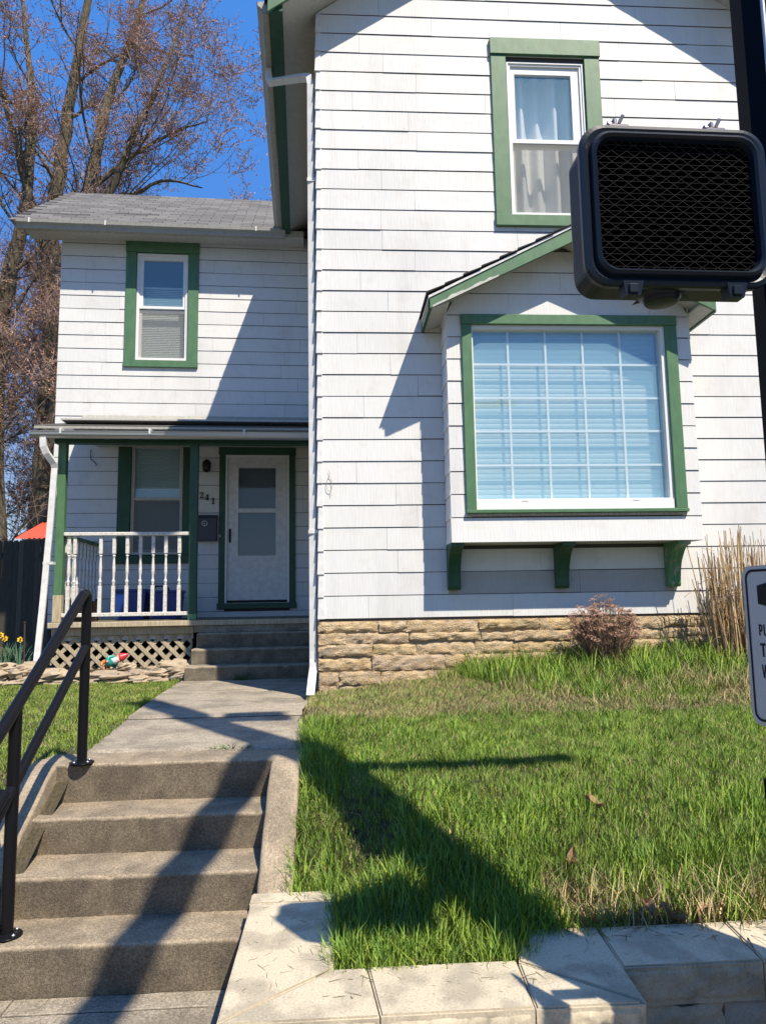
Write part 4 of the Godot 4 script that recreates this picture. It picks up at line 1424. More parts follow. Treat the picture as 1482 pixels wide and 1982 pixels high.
func build_ground() -> void:
	struct(put("ground", bx(-300, 300, -1.75, -1.62, -300, 300), M.far_ground), "ground reaching away behind the house to the horizon")
	struct(put("road", bx(-300, 300, -1.62, -1.50, 8.2, 16.0), M.asphalt), "asphalt road beyond the kerb")
	struct(put("kerb", bx(-60, 60, -1.62, -1.36, 8.05, 8.2, 0.02), M.walk_concrete), "concrete kerb between pavement and road")
	# pavement of cast slabs
	var sw := struct(part("sidewalk", self), "concrete pavement at the foot of the steps")
	put("bed", bx(-20, 20, -1.62, -1.375, 3.05, 8.04), M.soil, sw)
	for j in 4:
		var z0: float = [3.055, 3.17, 4.75, 6.35][j]
		var z1: float = [3.162, 4.742, 6.342, 8.04][j]
		for i in 6:
			var x0 := -4.2 + i * 1.55
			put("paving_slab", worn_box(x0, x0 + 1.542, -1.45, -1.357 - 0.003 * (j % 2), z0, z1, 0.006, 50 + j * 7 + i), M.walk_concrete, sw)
	# sheets of soil under the grass
	var patch := func(x0: float, x1: float, z0: float, z1: float, nu: int, nv: int) -> MB:
		var mb := MB.new()
		var f := func(u: float, v: float) -> Vector3:
			var x := lerpf(x0, x1, u)
			var z := lerpf(z1, z0, v)
			return Vector3(x, lawn_y(x, z), z)
		mb.grid(nu, nv, f)
		return mb
	struct(put("lawn_soil", patch.call(-0.06, 8.0, -0.3, 3.60, 270, 110), M.soil), "sloping front lawn ground before the bay window")
	struct(put("lawn_soil", patch.call(-14.0, -1.22, -1.9, 3.5, 120, 60), M.soil), "front lawn ground left of the walk")
	struct(put("garden_bed", patch.call(-14.0, -0.66, -5.0, -1.9, 80, 30), M.soil), "bare planting bed along the porch and fence")
	struct(put("back_yard", patch.call(-40.0, 30.0, -60.0, -5.0, 60, 40), M.far_ground), "back yard behind the fence")

	# walk from the street steps to the porch
	var wk := struct(part("walkway", self), "concrete walk of four slabs from the street steps to the porch steps")
	var zs := [1.93, 0.79, -0.62, -1.75, -2.6]
	var xl := [-1.225, -1.325, -1.42, -1.47, -1.5]
	var xr := [-0.06, -0.115, -0.03, -0.02, -0.02]
	for i in 4:
		var f := func(u: float, v: float) -> Vector3:
			var z := lerpf(zs[i] - 0.008, zs[i + 1] + 0.008, v)
			var q: float = (z - zs[i]) / (zs[i + 1] - zs[i])
			var x := lerpf(lerpf(xl[i], xl[i + 1], q), lerpf(xr[i], xr[i + 1], q), u)
			if u < 0.01 or u > 0.99: x += 0.014 * nz.get_noise_2d(z * 5.0, u * 9.0)
			var e := minf(minf(v, 1.0 - v) * absf(zs[i + 1] - zs[i]), 0.03) / 0.03
			return Vector3(x, -0.652 + [0.0, 0.015, 0.012, 0.016][i] + 0.003 * nz.get_noise_2d(x * 3.0, z * 3.0) - 0.016 * pow(1.0 - e, 3.0), z)
		var mb := MB.new()
		mb.grid(24, 40, f)
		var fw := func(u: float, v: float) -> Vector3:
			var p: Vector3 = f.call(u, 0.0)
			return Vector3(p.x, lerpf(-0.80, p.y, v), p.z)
		mb.col = Color(0.35, 0.33, 0.30)  # joint dirt and the shadow gap, both put into the front face colour
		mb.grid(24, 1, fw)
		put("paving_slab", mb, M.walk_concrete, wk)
	put("bed", bx(-1.4, -0.02, -0.85, -0.672, -2.6, 1.93), M.soil, wk)

	# street steps between their cheek walls
	var st := struct(part("street_steps", self), "worn concrete steps down to the pavement with a black handrail")
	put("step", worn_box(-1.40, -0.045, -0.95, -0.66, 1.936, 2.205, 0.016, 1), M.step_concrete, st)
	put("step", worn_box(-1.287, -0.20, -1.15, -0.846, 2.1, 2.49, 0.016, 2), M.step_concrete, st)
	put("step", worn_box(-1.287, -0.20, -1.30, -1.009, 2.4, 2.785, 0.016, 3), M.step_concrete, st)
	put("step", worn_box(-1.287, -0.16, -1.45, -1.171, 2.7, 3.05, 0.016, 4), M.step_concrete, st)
	put("cheek_wall", cheek(-0.196, -0.046, [[2.17, -0.662], [2.25, -0.662], [2.32, -0.672], [2.40, -0.705], [2.50, -0.765], [2.936, -1.060]], 5), M.step_concrete, st)
	put("cheek_wall", cheek(-1.435, -1.283, [[2.06, -0.657], [2.17, -0.66], [2.25, -0.672], [2.33, -0.715], [2.42, -0.775], [3.0, -1.13], [3.34, -1.34]], 6), M.step_concrete, st)

	# retaining wall: cap stones over a course of blocks
	var rw := thing("retaining_wall", "low retaining wall of pale cast stone blocks and caps round the lawn corner", "wall", Vector3(0.5, -1.357, 3.7))
	var caps := [
		[[-0.212, 2.93], [0.128, 2.93], [0.128, 3.032], [-0.211, 3.032]],
		[[-0.205, 3.036], [0.128, 3.036], [0.128, 3.588], [-0.205, 3.872]],
		[[-0.203, 3.876], [0.131, 3.590], [0.236, 3.590], [0.262, 3.876]],
		[[0.240, 3.590], [0.731, 3.590], [0.718, 3.876], [0.266, 3.876]],
		[[0.737, 3.602], [1.050, 3.876], [0.722, 3.876]],
		[[0.739, 3.598], [0.795, 3.375], [1.078, 3.375], [1.054, 3.872]],
		[[1.086, 3.374], [1.56, 3.374], [1.535, 3.664], [1.066, 3.664]],
		[[1.564, 3.374], [2.10, 3.374], [2.10, 3.664], [1.539, 3.664]],
		[[2.104, 3.374], [2.68, 3.374], [2.68, 3.664], [2.104, 3.664]],
		[[2.684, 3.374], [3.24, 3.374], [3.24, 3.664], [2.684, 3.664]],
		[[3.244, 3.374], [3.8, 3.374], [3.8, 3.664], [3.244, 3.664]]]
	for k in caps.size():
		var poly := PackedVector2Array()
		for q in caps[k]: poly.append(Vector2(q[0], -q[1]))
		var mb := MB.new()
		var t := rng.randf_range(-0.05, 0.05)
		mb.col = Color(1 + t, 1 + t, 1 + t)
		var lower: Array = Geometry2D.offset_polygon(poly, -0.006)
		mb.prism(poly, 0.0, 0.117 + 0.002 * (k % 2))
		mb.prism(lower[0], 0.117 + 0.002 * (k % 2) + 0.0001, 0.123 + 0.002 * (k % 2))
		mb.bake(Transform3D(Basis(Vector3.RIGHT, Vector3(0, 0, -1), Vector3.UP), Vector3(0, -1.173, 0)))
		put("cap_stone", mb, M.cap_stone, rw)
	var r := RandomNumberGenerator.new()
	r.seed = 9
	for s in [[-0.18, 0.26, 3.85], [0.265, 0.70, 3.85], [0.705, 1.03, 3.85], [1.07, 1.40, 3.645], [1.405, 1.86, 3.645], [1.865, 2.32, 3.645], [2.325, 2.8, 3.645], [2.805, 3.3, 3.645], [3.305, 3.8, 3.645]]:
		var mb := rough_block(s[0], s[1], -1.40, -1.177, s[2] - 0.25, s[2] + 0.012, r)
		put("stone_block", mb, M.cap_stone, rw)
	# split faces under the cap edges
	for s in [[-0.20, 0.262, 3.872], [0.266, 0.718, 3.872], [0.722, 1.048, 3.872], [1.068, 1.535, 3.660], [1.539, 2.10, 3.660]]:
		var mb := MB.new()
		var f := func(u: float, v: float) -> Vector3:
			var x := lerpf(s[0], s[1], u)
			var y := lerpf(-1.170, -1.058, v)
			var e := minf(minf(u, 1 - u) * (s[1] - s[0]), minf(v, 1 - v) * 0.112)
			return Vector3(x, y, s[2] + minf(e * 0.8, 0.012) + 0.010 * clampf(e * 60.0, 0, 1) * nz.get_noise_3d(x * 22.0, y * 22.0, s[2] * 3.0) - 0.004)
		mb.grid(26, 8, f)
		put("split_face", mb, M.cap_stone, rw)
	for s in [[-0.185, 2.96, 3.40], [-0.185, 3.405, 3.85]]:
		put("stone_block", bx(s[0], 0.10, -1.40, -1.177, s[1], s[2], 0.008), M.cap_stone, rw)
	put("stone_block", bx(0.80, 1.045, -1.40, -1.177, 3.4, 3.62, 0.008), M.cap_stone, rw)

	# black pipe handrail on the left
	var hr := thing("handrail", "black pipe handrail with two rails left of the street steps", "handrail", Vector3(-1.17, -1.171, 2.6))
	var bend := func(pts: Array, rad: float) -> Array:
		# rounds the inner corners of a polyline
		var out := [pts[0]]
		for i in range(1, pts.size() - 1):
			var a: Vector3 = (pts[i - 1] - pts[i]).normalized()
			var b: Vector3 = (pts[i + 1] - pts[i]).normalized()
			for k in 9:
				var q := k / 8.0
				var p0: Vector3 = pts[i] + a * rad
				var p1: Vector3 = pts[i] + b * rad
				out.append(p0.lerp(pts[i], q).lerp(pts[i].lerp(p1, q), q))
		out.append(pts[pts.size() - 1])
		return out
	var R := 0.025
	var mb := MB.new()
	mb.tube(bend.call([Vector3(-1.164, -0.66, 2.19), Vector3(-1.164, 0.235, 2.19), Vector3(-1.186, -0.285, 2.97), Vector3(-1.20, -0.52, 3.33), Vector3(-1.20, -0.80, 3.33), Vector3(-1.188, -0.60, 3.02)], 0.085), [R], 20)
	put("top_rail", mb, M.steel, hr)
	mb = MB.new()
	mb.tube([Vector3(-1.164, -0.075, 2.20), Vector3(-1.186, -0.60, 2.955), Vector3(-1.19, -0.70, 3.10)], [0.022], 18)
	put("lower_rail", mb, M.steel, hr)
	mb = MB.new()
	mb.tube([Vector3(-1.186, -1.171, 2.945), Vector3(-1.186, -0.275, 2.945)], [R], 20)
	put("post", mb, M.steel, hr)
	for q in [Vector3(-1.164, -0.662, 2.19), Vector3(-1.186, -1.172, 2.945)]:
		mb = MB.new()
		mb.lathe([Vector2(0.0, 0.0), Vector2(0.060, 0.0), Vector2(0.061, 0.008), Vector2(0.058, 0.0115), Vector2(0.030, 0.012), Vector2(0.028, 0.018), Vector2(0.0, 0.018)], 28, q)
		var base := put("base_plate", mb, M.steel, hr)
		for k in 4:
			var a := TAU * k / 4 + 0.6
			mb = MB.new()
			mb.lathe([Vector2(0.0, 0.0), Vector2(0.008, 0.0), Vector2(0.008, 0.006), Vector2(0.004, 0.008), Vector2(0.0, 0.012)], 6, q + Vector3(0.045 * cos(a), 0.011, 0.045 * sin(a)))
			put("bolt", mb, M.bright_steel, base)

func cheek(x0: float, x1: float, prof: Array, sd: int) -> MB:
	# sloping side wall with rounded upper edges; prof runs from the top to the street
	var mb := MB.new()
	var cr := [Vector2(0, -0.6), Vector2(0, -0.018), Vector2(0.006, -0.005), Vector2(0.02, 0.0)]
	var ring_ := []
	for q in cr: ring_.append(Vector2(x0 + q.x, q.y))
	for i in range(cr.size() - 1, -1, -1): ring_.append(Vector2(x1 - cr[i].x, cr[i].y))
	var f := func(u: float, v: float) -> Vector3:
		var q := u * (ring_.size() - 1)
		var i := mini(int(q), ring_.size() - 2)
		var p: Vector2 = ring_[i].lerp(ring_[i + 1], q - i)
		var z: float = lerpf(prof[prof.size() - 1][0], prof[0][0], v)
		var y := maxf(curve1(prof, z) + p.y, -1.5)
		var k := 0.004 * nz.get_noise_3d(p.x * 9.0, y * 9.0, z * 9.0 + sd)
		return Vector3(p.x + k, y + k, z)
	mb.grid(ring_.size() - 1, 24, f)
	var zf: float = prof[prof.size() - 1][0]
	var yf: float = prof[prof.size() - 1][1]
	mb.quad(Vector3(x0, yf - 0.6, zf), Vector3(x1, yf - 0.6, zf), Vector3(x1, yf - 0.02, zf), Vector3(x0, yf - 0.02, zf))
	return mb

# ---------------------------------------------------------------- grass and plants
func clump_mesh(r: RandomNumberGenerator, cnt: int, h0: float, h1: float, w: float, spread: float, dry: float, lean_x: float) -> ArrayMesh:
	var mb := MB.new()
	for i in cnt:
		var a := r.randf() * TAU
		var o := Vector3(cos(a), 0, sin(a)) * sqrt(r.randf()) * spread
		var hh := r.randf_range(h0, h1)
		var b_ := r.randf() * TAU
		var lean := Vector3(cos(b_), 0, sin(b_)) * hh * r.randf_range(0.05, 0.8) + Vector3(lean_x * hh, 0, 0)
		var t := r.randf_range(0.6, 1.35)
		if r.randf() < dry:
			mb.col = Color(0.46 * t, 0.37 * t, 0.19 * t)
			if r.randf() < 0.6:
				lean = Vector3(cos(a), 0, sin(a)) * hh * 1.3
				hh *= 0.45
		else:
			var q := r.randf()
			mb.col = Color(lerpf(0.075, 0.27, q) * t, lerpf(0.18, 0.37, q) * t, lerpf(0.020, 0.038, q) * t)
		blade(mb, o, lean, hh, w * r.randf_range(0.7, 1.3), r.randf() * TAU, 3 if h1 > 0.09 else 2)
	return mb.mesh()

func scatter(called: String, label: String, m: Mesh, spots: Array, mm: Material) -> void:
	if spots.is_empty(): return
	var mu := MultiMesh.new()
	mu.transform_format = MultiMesh.TRANSFORM_3D
	mu.use_colors = true
	mu.mesh = m
	mu.instance_count = spots.size()
	for i in spots.size():
		mu.set_instance_transform(i, spots[i][0])
		mu.set_instance_color(i, spots[i][1])
	var o := MultiMeshInstance3D.new()
	o.multimesh = mu
	o.material_override = mm
	hang(o, called, self, Transform3D.IDENTITY)
	struct(o, label, "stuff")

func build_grass() -> void:
	var r := RandomNumberGenerator.new()
	r.seed = 42
	var kinds := []
	for k in 3: kinds.append(clump_mesh(r, 28, 0.012, 0.042, 0.0025, 0.058, 0.20, 0.0))   # lawn
	for k in 2: kinds.append(clump_mesh(r, 26, 0.010, 0.036, 0.0026, 0.062, 0.86, 0.0))      # thin, half dry
	for k in 2: kinds.append(clump_mesh(r, 18, 0.03, 0.10, 0.0032, 0.05, 0.12, 0.0))     # long
	for k in 2: kinds.append(clump_mesh(r, 14, 0.08, 0.20, 0.0045, 0.05, 0.15, 0.10))     # rank, by the wall
	kinds.append(clump_mesh(r, 18, 0.05, 0.14, 0.004, 0.06, 0.97, 0.0))                   # straw
	var spots := []
	for k in kinds: spots.append([])
	var pick := func(list: Array) -> int: return list[r.randi() % list.size()]
	for i in 54000:
		var x := r.randf_range(-0.045, 5.2)
		var z := r.randf_range(0.03, 3.58)
		if not lawn_ok(x, z): continue
		if x > 3.6 and r.randf() < 0.4: continue
		var patch := nz.get_noise_2d(x * 2.2 + 40.0, z * 2.2)
		var fine := nz.get_noise_2d(x * 7.0, z * 7.0 + 9.0)
		var k: int
		var sc := r.randf_range(0.75, 1.2)
		var bank := 1.25 + 0.15 * patch + 0.06 * sin(x * 3.0)
		if absf(z - 1.14 - 0.12 * patch) < 0.20 + 0.08 * fine and r.randf() < 0.85:
			k = pick.call([3, 4, 3, 4, 3])
			if r.randf() < 0.3: continue
		elif z < bank and x < 0.9 + 0.9 * z:
			k = pick.call([3, 4, 3, 4, 4, 0]) if patch < 0.3 else pick.call([0, 3, 4])
			if z < 0.25 and r.randf() < 0.35: continue
		elif z < bank:
			if z < 0.62 + 0.45 * patch + 0.2 * fine and x > 1.15 and r.randf() < 0.62: k = pick.call([7, 8, 5, 6, 5, 4])
			else: k = pick.call([3, 4, 3, 4, 9, 5]) if patch < 0.2 else pick.call([0, 5, 3])
		else:
			k = pick.call([0, 1, 2])
			var edge := smoothstep(2.35, 3.3, z)
			if r.randf() < edge * (0.55 + 0.5 * patch): k = pick.call([5, 6])
			if x < 0.16 and z > 1.5 and r.randf() < 0.7: k = pick.call([5, 6])
			if fine > 0.30: k = pick.call([3, 4, 0])
			if fine < -0.45: k = pick.call([5, 6, 1])
			sc *= 1.0 + 0.2 * edge + 0.3 * patch + 0.15 * fine
			if z > 3.15 and x > 0.95 and r.randf() < 0.6: k = pick.call([9, 3, 4])
			if z > 3.3 and x > 1.2 and r.randf() < 0.5: continue
		var t := 1.0 + 0.30 * patch + 0.22 * fine
		var b := Basis(Vector3.UP, r.randf() * TAU).scaled(Vector3(sc, sc * r.randf_range(0.8, 1.2), sc))
		if k >= 7 and k <= 8: b = Basis(Vector3.UP, r.randf() * TAU).scaled(Vector3.ONE * sc * r.randf_range(0.6, 1.25))
		spots[k].append([Transform3D(b, Vector3(x, lawn_y(x, z) - 0.006, z)), Color(t * r.randf_range(0.9, 1.1), t, t * 0.95)])
	for i in 24000:
		var x := -1.24 - pow(r.randf(), 1.3) * 5.0
		var z := r.randf_range(-1.78, 3.3)
		var edge := curve1([[-1.8, -1.50], [-0.62, -1.44], [0.79, -1.35], [1.93, -1.24], [2.05, -1.45], [3.4, -1.46]], z)
		if x > edge + 0.02: continue
		var patch := nz.get_noise_2d(x * 2.0, z * 2.0)
		var k: int = pick.call([0, 1, 2, 0, 3]) if patch < 0.3 else pick.call([0, 1, 4])
		var sc := r.randf_range(0.7, 1.1)
		if x > edge - 0.07 and r.randf() < 0.3: k = pick.call([5, 3])
		var t := 1.0 + 0.15 * patch
		spots[k].append([Transform3D(Basis(Vector3.UP, r.randf() * TAU).scaled(Vector3.ONE * sc), Vector3(x, lawn_y(x, z) - 0.005, z)), Color(t * 1.05, t, t)])
	var words := ["short mown grass of the front lawn", "short mown lawn grass, darker blades", "short mown lawn grass, looser blades", "thin half-dry grass on the bank below the foundation", "sparse straw-coloured grass on the bank", "long uncut grass along the wall caps and step edge", "long arching grass at the lawn corner", "rank tall grass under the bay window", "rank leaning grass by the dry plants", "dead straw lying on the lawn edge"]
	for k in kinds.size():
		scatter("grass", words[k], kinds[k], spots[k], M.leafy)
	# a tuft in the joint of the walk, and one at the foot of the porch steps
	var tuft := thing("grass_tuft", "dark green weed tuft growing in the walk joint above the street steps", "weed", Vector3(-0.45, -0.655, 1.93), "weeds in the concrete")
	var mb := MB.new()
	for i in 60:
		var a := r.randf() * TAU
		var t := r.randf_range(0.6, 1.2)
		mb.col = Color(0.10 * t, 0.22 * t, 0.04 * t)
		blade(mb, Vector3(r.randf_range(-0.10, 0.12), -0.656, 1.931 + r.randf_range(-0.008, 0.008)) + Vector3(-0.45, 0, 0), Vector3(cos(a), 0, sin(a)) * r.randf_range(0.03, 0.10), r.randf_range(0.015, 0.055) * (1.0 if r.randf() < 0.6 else 0.5), 0.005, r.randf() * TAU, 2)
	put("blades", mb, M.leafy, tuft)
	var weed := thing("weed", "small green weed at the foot of the shaded porch steps", "weed", TB * Vector3(-0.93, -0.645, 2.30), "weeds in the concrete")
	mb = MB.new()
	for i in 60:
		var a := r.randf() * TAU
		mb.col = Color(0.07, 0.15, 0.03)
		blade(mb, Vector3(r.randf_range(-0.11, 0.11), 0, r.randf_range(-0.02, 0.03)), Vector3(cos(a), 0, sin(a)) * 0.05, r.randf_range(0.02, 0.10), 0.011, r.randf() * TAU, 2)
	put("blades", mb, M.leafy, weed, TB * at(-0.93, -0.645, 2.30))
	# dead leaves and bits of straw on the wall caps
	for k in 5:
		var c: Vector3 = [Vector3(1.30, -1.02, 3.33), Vector3(1.37, -1.03, 3.36), Vector3(1.10, -0.93, 3.05), Vector3(1.32, -0.80, 2.72), Vector3(1.52, -1.03, 3.33)][k]
		var lf := MB.new()
		lf.col = Color(0.26, 0.15, 0.075) * (0.8 + 0.1 * k)
		var f := func(u: float, v: float) -> Vector3:
			var w := sin(v * PI) * 0.5
			return Vector3((u - 0.5) * w * 0.085, 0.022 * absf(u - 0.5) * 2.0 + 0.012 * sin(v * 6.0 + k) + 0.008 * nz.get_noise_2d(u * 9.0, v * 9.0 + k), (v - 0.5) * 0.10)
		lf.grid(6, 8, f)
		tag(put("dead_leaf", lf, M.leafy, self, Transform3D(Basis(Vector3.UP, k * 1.3) * Basis(Vector3.RIGHT, 0.4 * sin(k * 2.0)), c)), ["curled brown leaf on the lawn edge above the right wall caps", "second curled brown leaf beside it at the right wall caps", "brown leaf caught in the grass behind the wall corner", "brown leaf high in the grass at the right", "rightmost brown leaf on the straw by the wall caps"][k], "leaf", "dead leaves on the lawn")
	var litter := MB.new()
	for i in 120:
		var c := Vector3(r.randf_range(-0.15, 1.0), -1.0495, 0)
		var left := r.randf() < 0.45
		c = Vector3(r.randf_range(-0.17, 0.11), -1.0490, r.randf_range(2.95, 3.7)) if left else Vector3(r.randf_range(0.1, 1.5), -1.0490, 0)
		if not left: c.z = r.randf_range(3.60, 3.80) if c.x < 0.8 else (r.randf_range(3.39, 3.75) if c.x < 1.0 else r.randf_range(3.38, 3.5))
		var a := r.randf() * TAU
		var l := r.randf_range(0.006, 0.035)
		var t := r.randf_range(0.6, 1.2)
		litter.col = Color(0.14 * t, 0.15 * t, 0.05 * t) if r.randf() < 0.6 else Color(0.3 * t, 0.24 * t, 0.13 * t)
		var d := Vector3(cos(a), 0, sin(a)) * l
		var s := Vector3(-sin(a), 0, cos(a)) * 0.0016
		litter.quad(c - d - s, c + d - s * 0.4 + Vector3(0, 0.002, 0), c + d + s * 0.4 + Vector3(0, 0.003, 0), c - d + s)
	struct(put("grass_clippings", litter, M.leafy), "grass clippings scattered on the wall caps", "stuff")
	# reed-like dry grass and a dry shrub against the foundation
	var reed := thing("ornamental_grass", "tall dry tan ornamental grass stalks cut short beside the bay window", "ornamental grass", Vector3(3.38, -0.33, 0.36))
	mb = MB.new()
	for i in 210:
		var a := r.randf() * TAU
		var o := Vector3(3.42 + cos(a) * sqrt(r.randf()) * 0.28, -0.36, 0.36 + sin(a) * sqrt(r.randf()) * 0.17)
		var hh := r.randf_range(0.45, 1.08) * (1.0 - 0.25 * absf(o.x - 3.42))
		var tip := o + Vector3((o.x - 3.42) * 0.35 + r.randf_range(-0.07, 0.07), hh, r.randf_range(-0.04, 0.05))
		var t := r.randf_range(0.7, 1.25)
		mb.col = Color(0.52 * t, 0.37 * t, 0.19 * t) if r.randf() < 0.75 else Color(0.22 * t, 0.12 * t, 0.06 * t)
		var rr := r.randf_range(0.0028, 0.0055)
		var kink := Vector3(r.randf_range(-0.03, 0.03), 0, r.randf_range(-0.02, 0.02))
		var line := [o, o.lerp(tip, 0.35) + kink * 0.7, o.lerp(tip, 0.7) + kink, tip]
		if r.randf() < 0.16: line.append(tip + Vector3(r.randf_range(-0.10, 0.10), -r.randf_range(0.0, 0.08), r.randf_range(-0.03, 0.05)))
		mb.tube(line, [rr, rr, rr * 0.85, rr * 0.7, rr * 0.5], 5)
		if r.randf() < 0.5:
			var p := o.lerp(tip, r.randf_range(0.6, 0.95))
			mb.tube([p, p + Vector3(r.randf_range(-0.05, 0.05), r.randf_range(0.05, 0.11), r.randf_range(-0.02, 0.03))], [0.002, 0.001], 4)
	for i in 260:
		var p := Vector3(3.42 + r.randf_range(-0.31, 0.31), r.randf_range(-0.3, 0.25), 0.36 + r.randf_range(-0.1, 0.2))
		var t := r.randf_range(0.6, 1.2)
		mb.col = Color(0.34 * t, 0.23 * t, 0.12 * t) if r.randf() < 0.5 else Color(0.17 * t, 0.085 * t, 0.06 * t)
		var d := Vector3(r.randf_range(-0.1, 0.1), r.randf_range(-0.08, 0.06), r.randf_range(-0.05, 0.06))
		mb.tube([p, p + d * 0.5 + Vector3(0, 0.02, 0), p + d], [0.0022, 0.0022, 0.001], 4)
	put("stalks", mb, M.twig, reed)
	var shrub := thing("dry_shrub", "rounded dry reddish-brown shrub with dead flower heads before the foundation", "shrub", Vector3(2.28, -0.38, 0.30))
	mb = MB.new()
	var hd := MB.new()
	for i in 330:
		var a := r.randf() * TAU
		var o := Vector3(2.30 + cos(a) * r.randf() * 0.14, -0.42, 0.30 + sin(a) * r.randf() * 0.10)
		var sp := sqrt(r.randf()) * (1.0 + 0.35 * nz.get_noise_2d(cos(a) * 2.0, sin(a) * 2.0))
		var tip := Vector3(2.28 + cos(a) * sp * 0.30, -0.38 + (0.52 - 0.20 * sp * sp) * r.randf_range(0.55, 1.05), 0.30 + sin(a) * sp * 0.20)
		var t := r.randf_range(0.6, 1.25)
		mb.col = Color(0.24 * t, 0.155 * t, 0.10 * t)
		var mid := o.lerp(tip, 0.5) + Vector3(r.randf_range(-0.03, 0.03), 0.02, r.randf_range(-0.03, 0.03))
		mb.tube([o, mid, tip], [0.0035, 0.0028, 0.0018], 4)
		for j in 2:
			var p := mid.lerp(tip, r.randf())
			mb.tube([p, p + Vector3(r.randf_range(-0.06, 0.06), r.randf_range(0.0, 0.06), r.randf_range(-0.05, 0.05))], [0.0018, 0.001], 4)
		if r.randf() < 0.55:
			for j in 14:
				hd.col = Color(0.23 * t, 0.13 * t, 0.085 * t) * r.randf_range(0.7, 1.4)
				var q := tip + Vector3(r.randf_range(-0.03, 0.03), r.randf_range(-0.008, 0.014), r.randf_range(-0.03, 0.03))
				var s := 0.0065
				hd.tri(q + Vector3(-s, 0, s), q + Vector3(s, 0, s), q + Vector3(0, s * 1.3, 0))
				hd.tri(q + Vector3(s, 0, s), q + Vector3(0, 0, -s), q + Vector3(0, s * 1.3, 0))
				hd.tri(q + Vector3(0, 0, -s), q + Vector3(-s, 0, s), q + Vector3(0, s * 1.3, 0))
	put("stems", mb, M.twig, shrub)
	put("flower_heads", hd, M.twig, shrub)

# ---------------------------------------------------------------- fence, shed, trees
func build_back() -> void:
	var fe := thing("board_fence", "dark weathered board fence left of the house behind the daffodils", "fence", Vector3(-6.0, -0.5, -6.3))
	var mats := []
	for k in [0.75, 1.0, 1.3]:
		var m: StandardMaterial3D = M.fence_wood.duplicate()
		m.albedo_color = Color(0.085 * k, 0.08 * k, 0.075 * k).linear_to_srgb()
		mats.append(m)
	var boards := []
	for k in 3:
		var mb := MB.new()
		mb.prism(PackedVector2Array([Vector2(-0.042, 0), Vector2(0.042, 0), Vector2(0.042, 1.74), Vector2(0.024, 1.765 + 0.004 * k), Vector2(-0.024, 1.765), Vector2(-0.042, 1.74)]), -0.009, 0.009)
		boards.append(mb.mesh())
	var x := -10.5
	while x < -3.75:
		put("picket", boards[rng.randi() % 3], mats[rng.randi() % 3], fe, Transform3D(Basis(Vector3.BACK, rng.randf_range(-0.006, 0.006)) * Basis(Vector3.UP, rng.randf_range(-0.05, 0.05)), Vector3(x, -0.52 + rng.randf_range(-0.012, 0.012), -6.3)))
		x += 0.0868 + rng.randf_range(-0.001, 0.0025)
	for y in [-0.2, 0.95]:
		put("rail", bx(-10.5, -3.75, y, y + 0.09, -6.36, -6.312), M.fence_wood, fe)
	var sh := thing("shed", "small shed with a bright red corrugated roof behind the fence", "shed", Vector3(-6.6, -0.5, -12.3))
	var mb := MB.new()
	var cor := func(u: float, v: float) -> Vector3:
		var xx := lerpf(-7.43, -5.4, u)
		return Vector3(xx, lerpf(1.75, 2.30, v) + 0.016 * sin(xx * TAU / 0.115), lerpf(-11.5, -13.1, v))
	mb.col = Color(0.70, 0.10, 0.055)
	mb.grid(100, 1, cor)
	put("roof", mb, M.ceramic, sh)
	mb = bx(-7.3, -5.5, -0.5, 1.70, -13.0, -11.6)
	put("walls", mb, M.fence_wood, sh)
	build_trees()

func limb(mb: MB, pts: Array, r0: float, r1: float, sides: int) -> void:
	var rad := []
	var cnt := pts.size()
	for i in cnt: rad.append(lerpf(r0, r1, float(i) / (cnt - 1)))
	mb.tube(pts, rad, sides, 0.0, false)

func smooth_line(pts: Array, per: int, wob: float, r: RandomNumberGenerator) -> Array:
	var out := []
	for i in pts.size() - 1:
		var a: Vector3 = pts[maxi(i - 1, 0)]
		var b: Vector3 = pts[i]
		var c: Vector3 = pts[i + 1]
		var d: Vector3 = pts[mini(i + 2, pts.size() - 1)]
		for k in per:
			out.append(b.cubic_interpolate(c, a, d, float(k) / per) + (Vector3(r.randf_range(-wob, wob), r.randf_range(-wob, wob), r.randf_range(-wob, wob)) if out.size() > 0 else Vector3.ZERO))
	out.append(pts[pts.size() - 1])
	return out

var tips := []

func grow(mb: MB, from: Vector3, dir: Vector3, length: float, rad: float, level: int, r: RandomNumberGenerator) -> void:
	var seg := 5 if level < 2 else 4
	var pts := [from]
	var d := dir
	var p := from
	for i in seg:
		d = (d + Vector3(r.randf_range(-0.22, 0.22), r.randf_range(-0.14, 0.22) + (0.05 if level < 2 else 0.0), r.randf_range(-0.22, 0.22))).normalized()
		p += d * length / seg
		pts.append(p)
	limb(mb, pts, rad * 0.58, rad * 0.26, 6 if level < 2 else (4 if level < 3 else 3))
	if level >= 2:
		for i in range(2 if level == 3 else 4, pts.size()):
			if r.randf() < 0.52: tips.append([pts[i], d, r.randf_range(0.7, 1.2)])
	if level >= 3: return
	var kids := 4 if level == 0 else 4
	for i in kids:
		var q := 0.25 + 0.75 * (i + r.randf() * 0.8) / kids
		var f := minf(q * seg, seg - 0.01)
		var b: Vector3 = pts[int(f)].lerp(pts[int(f) + 1], f - int(f))
		var ax := Vector3(r.randf_range(-1, 1), r.randf_range(-0.2, 0.6), r.randf_range(-1, 1)).normalized()
		var nd := (d + ax * r.randf_range(0.6, 1.1)).normalized()
		grow(mb, b, nd, length * r.randf_range(0.5, 0.75), rad * (1.0 - q * 0.5) * 0.55, level + 1, r)

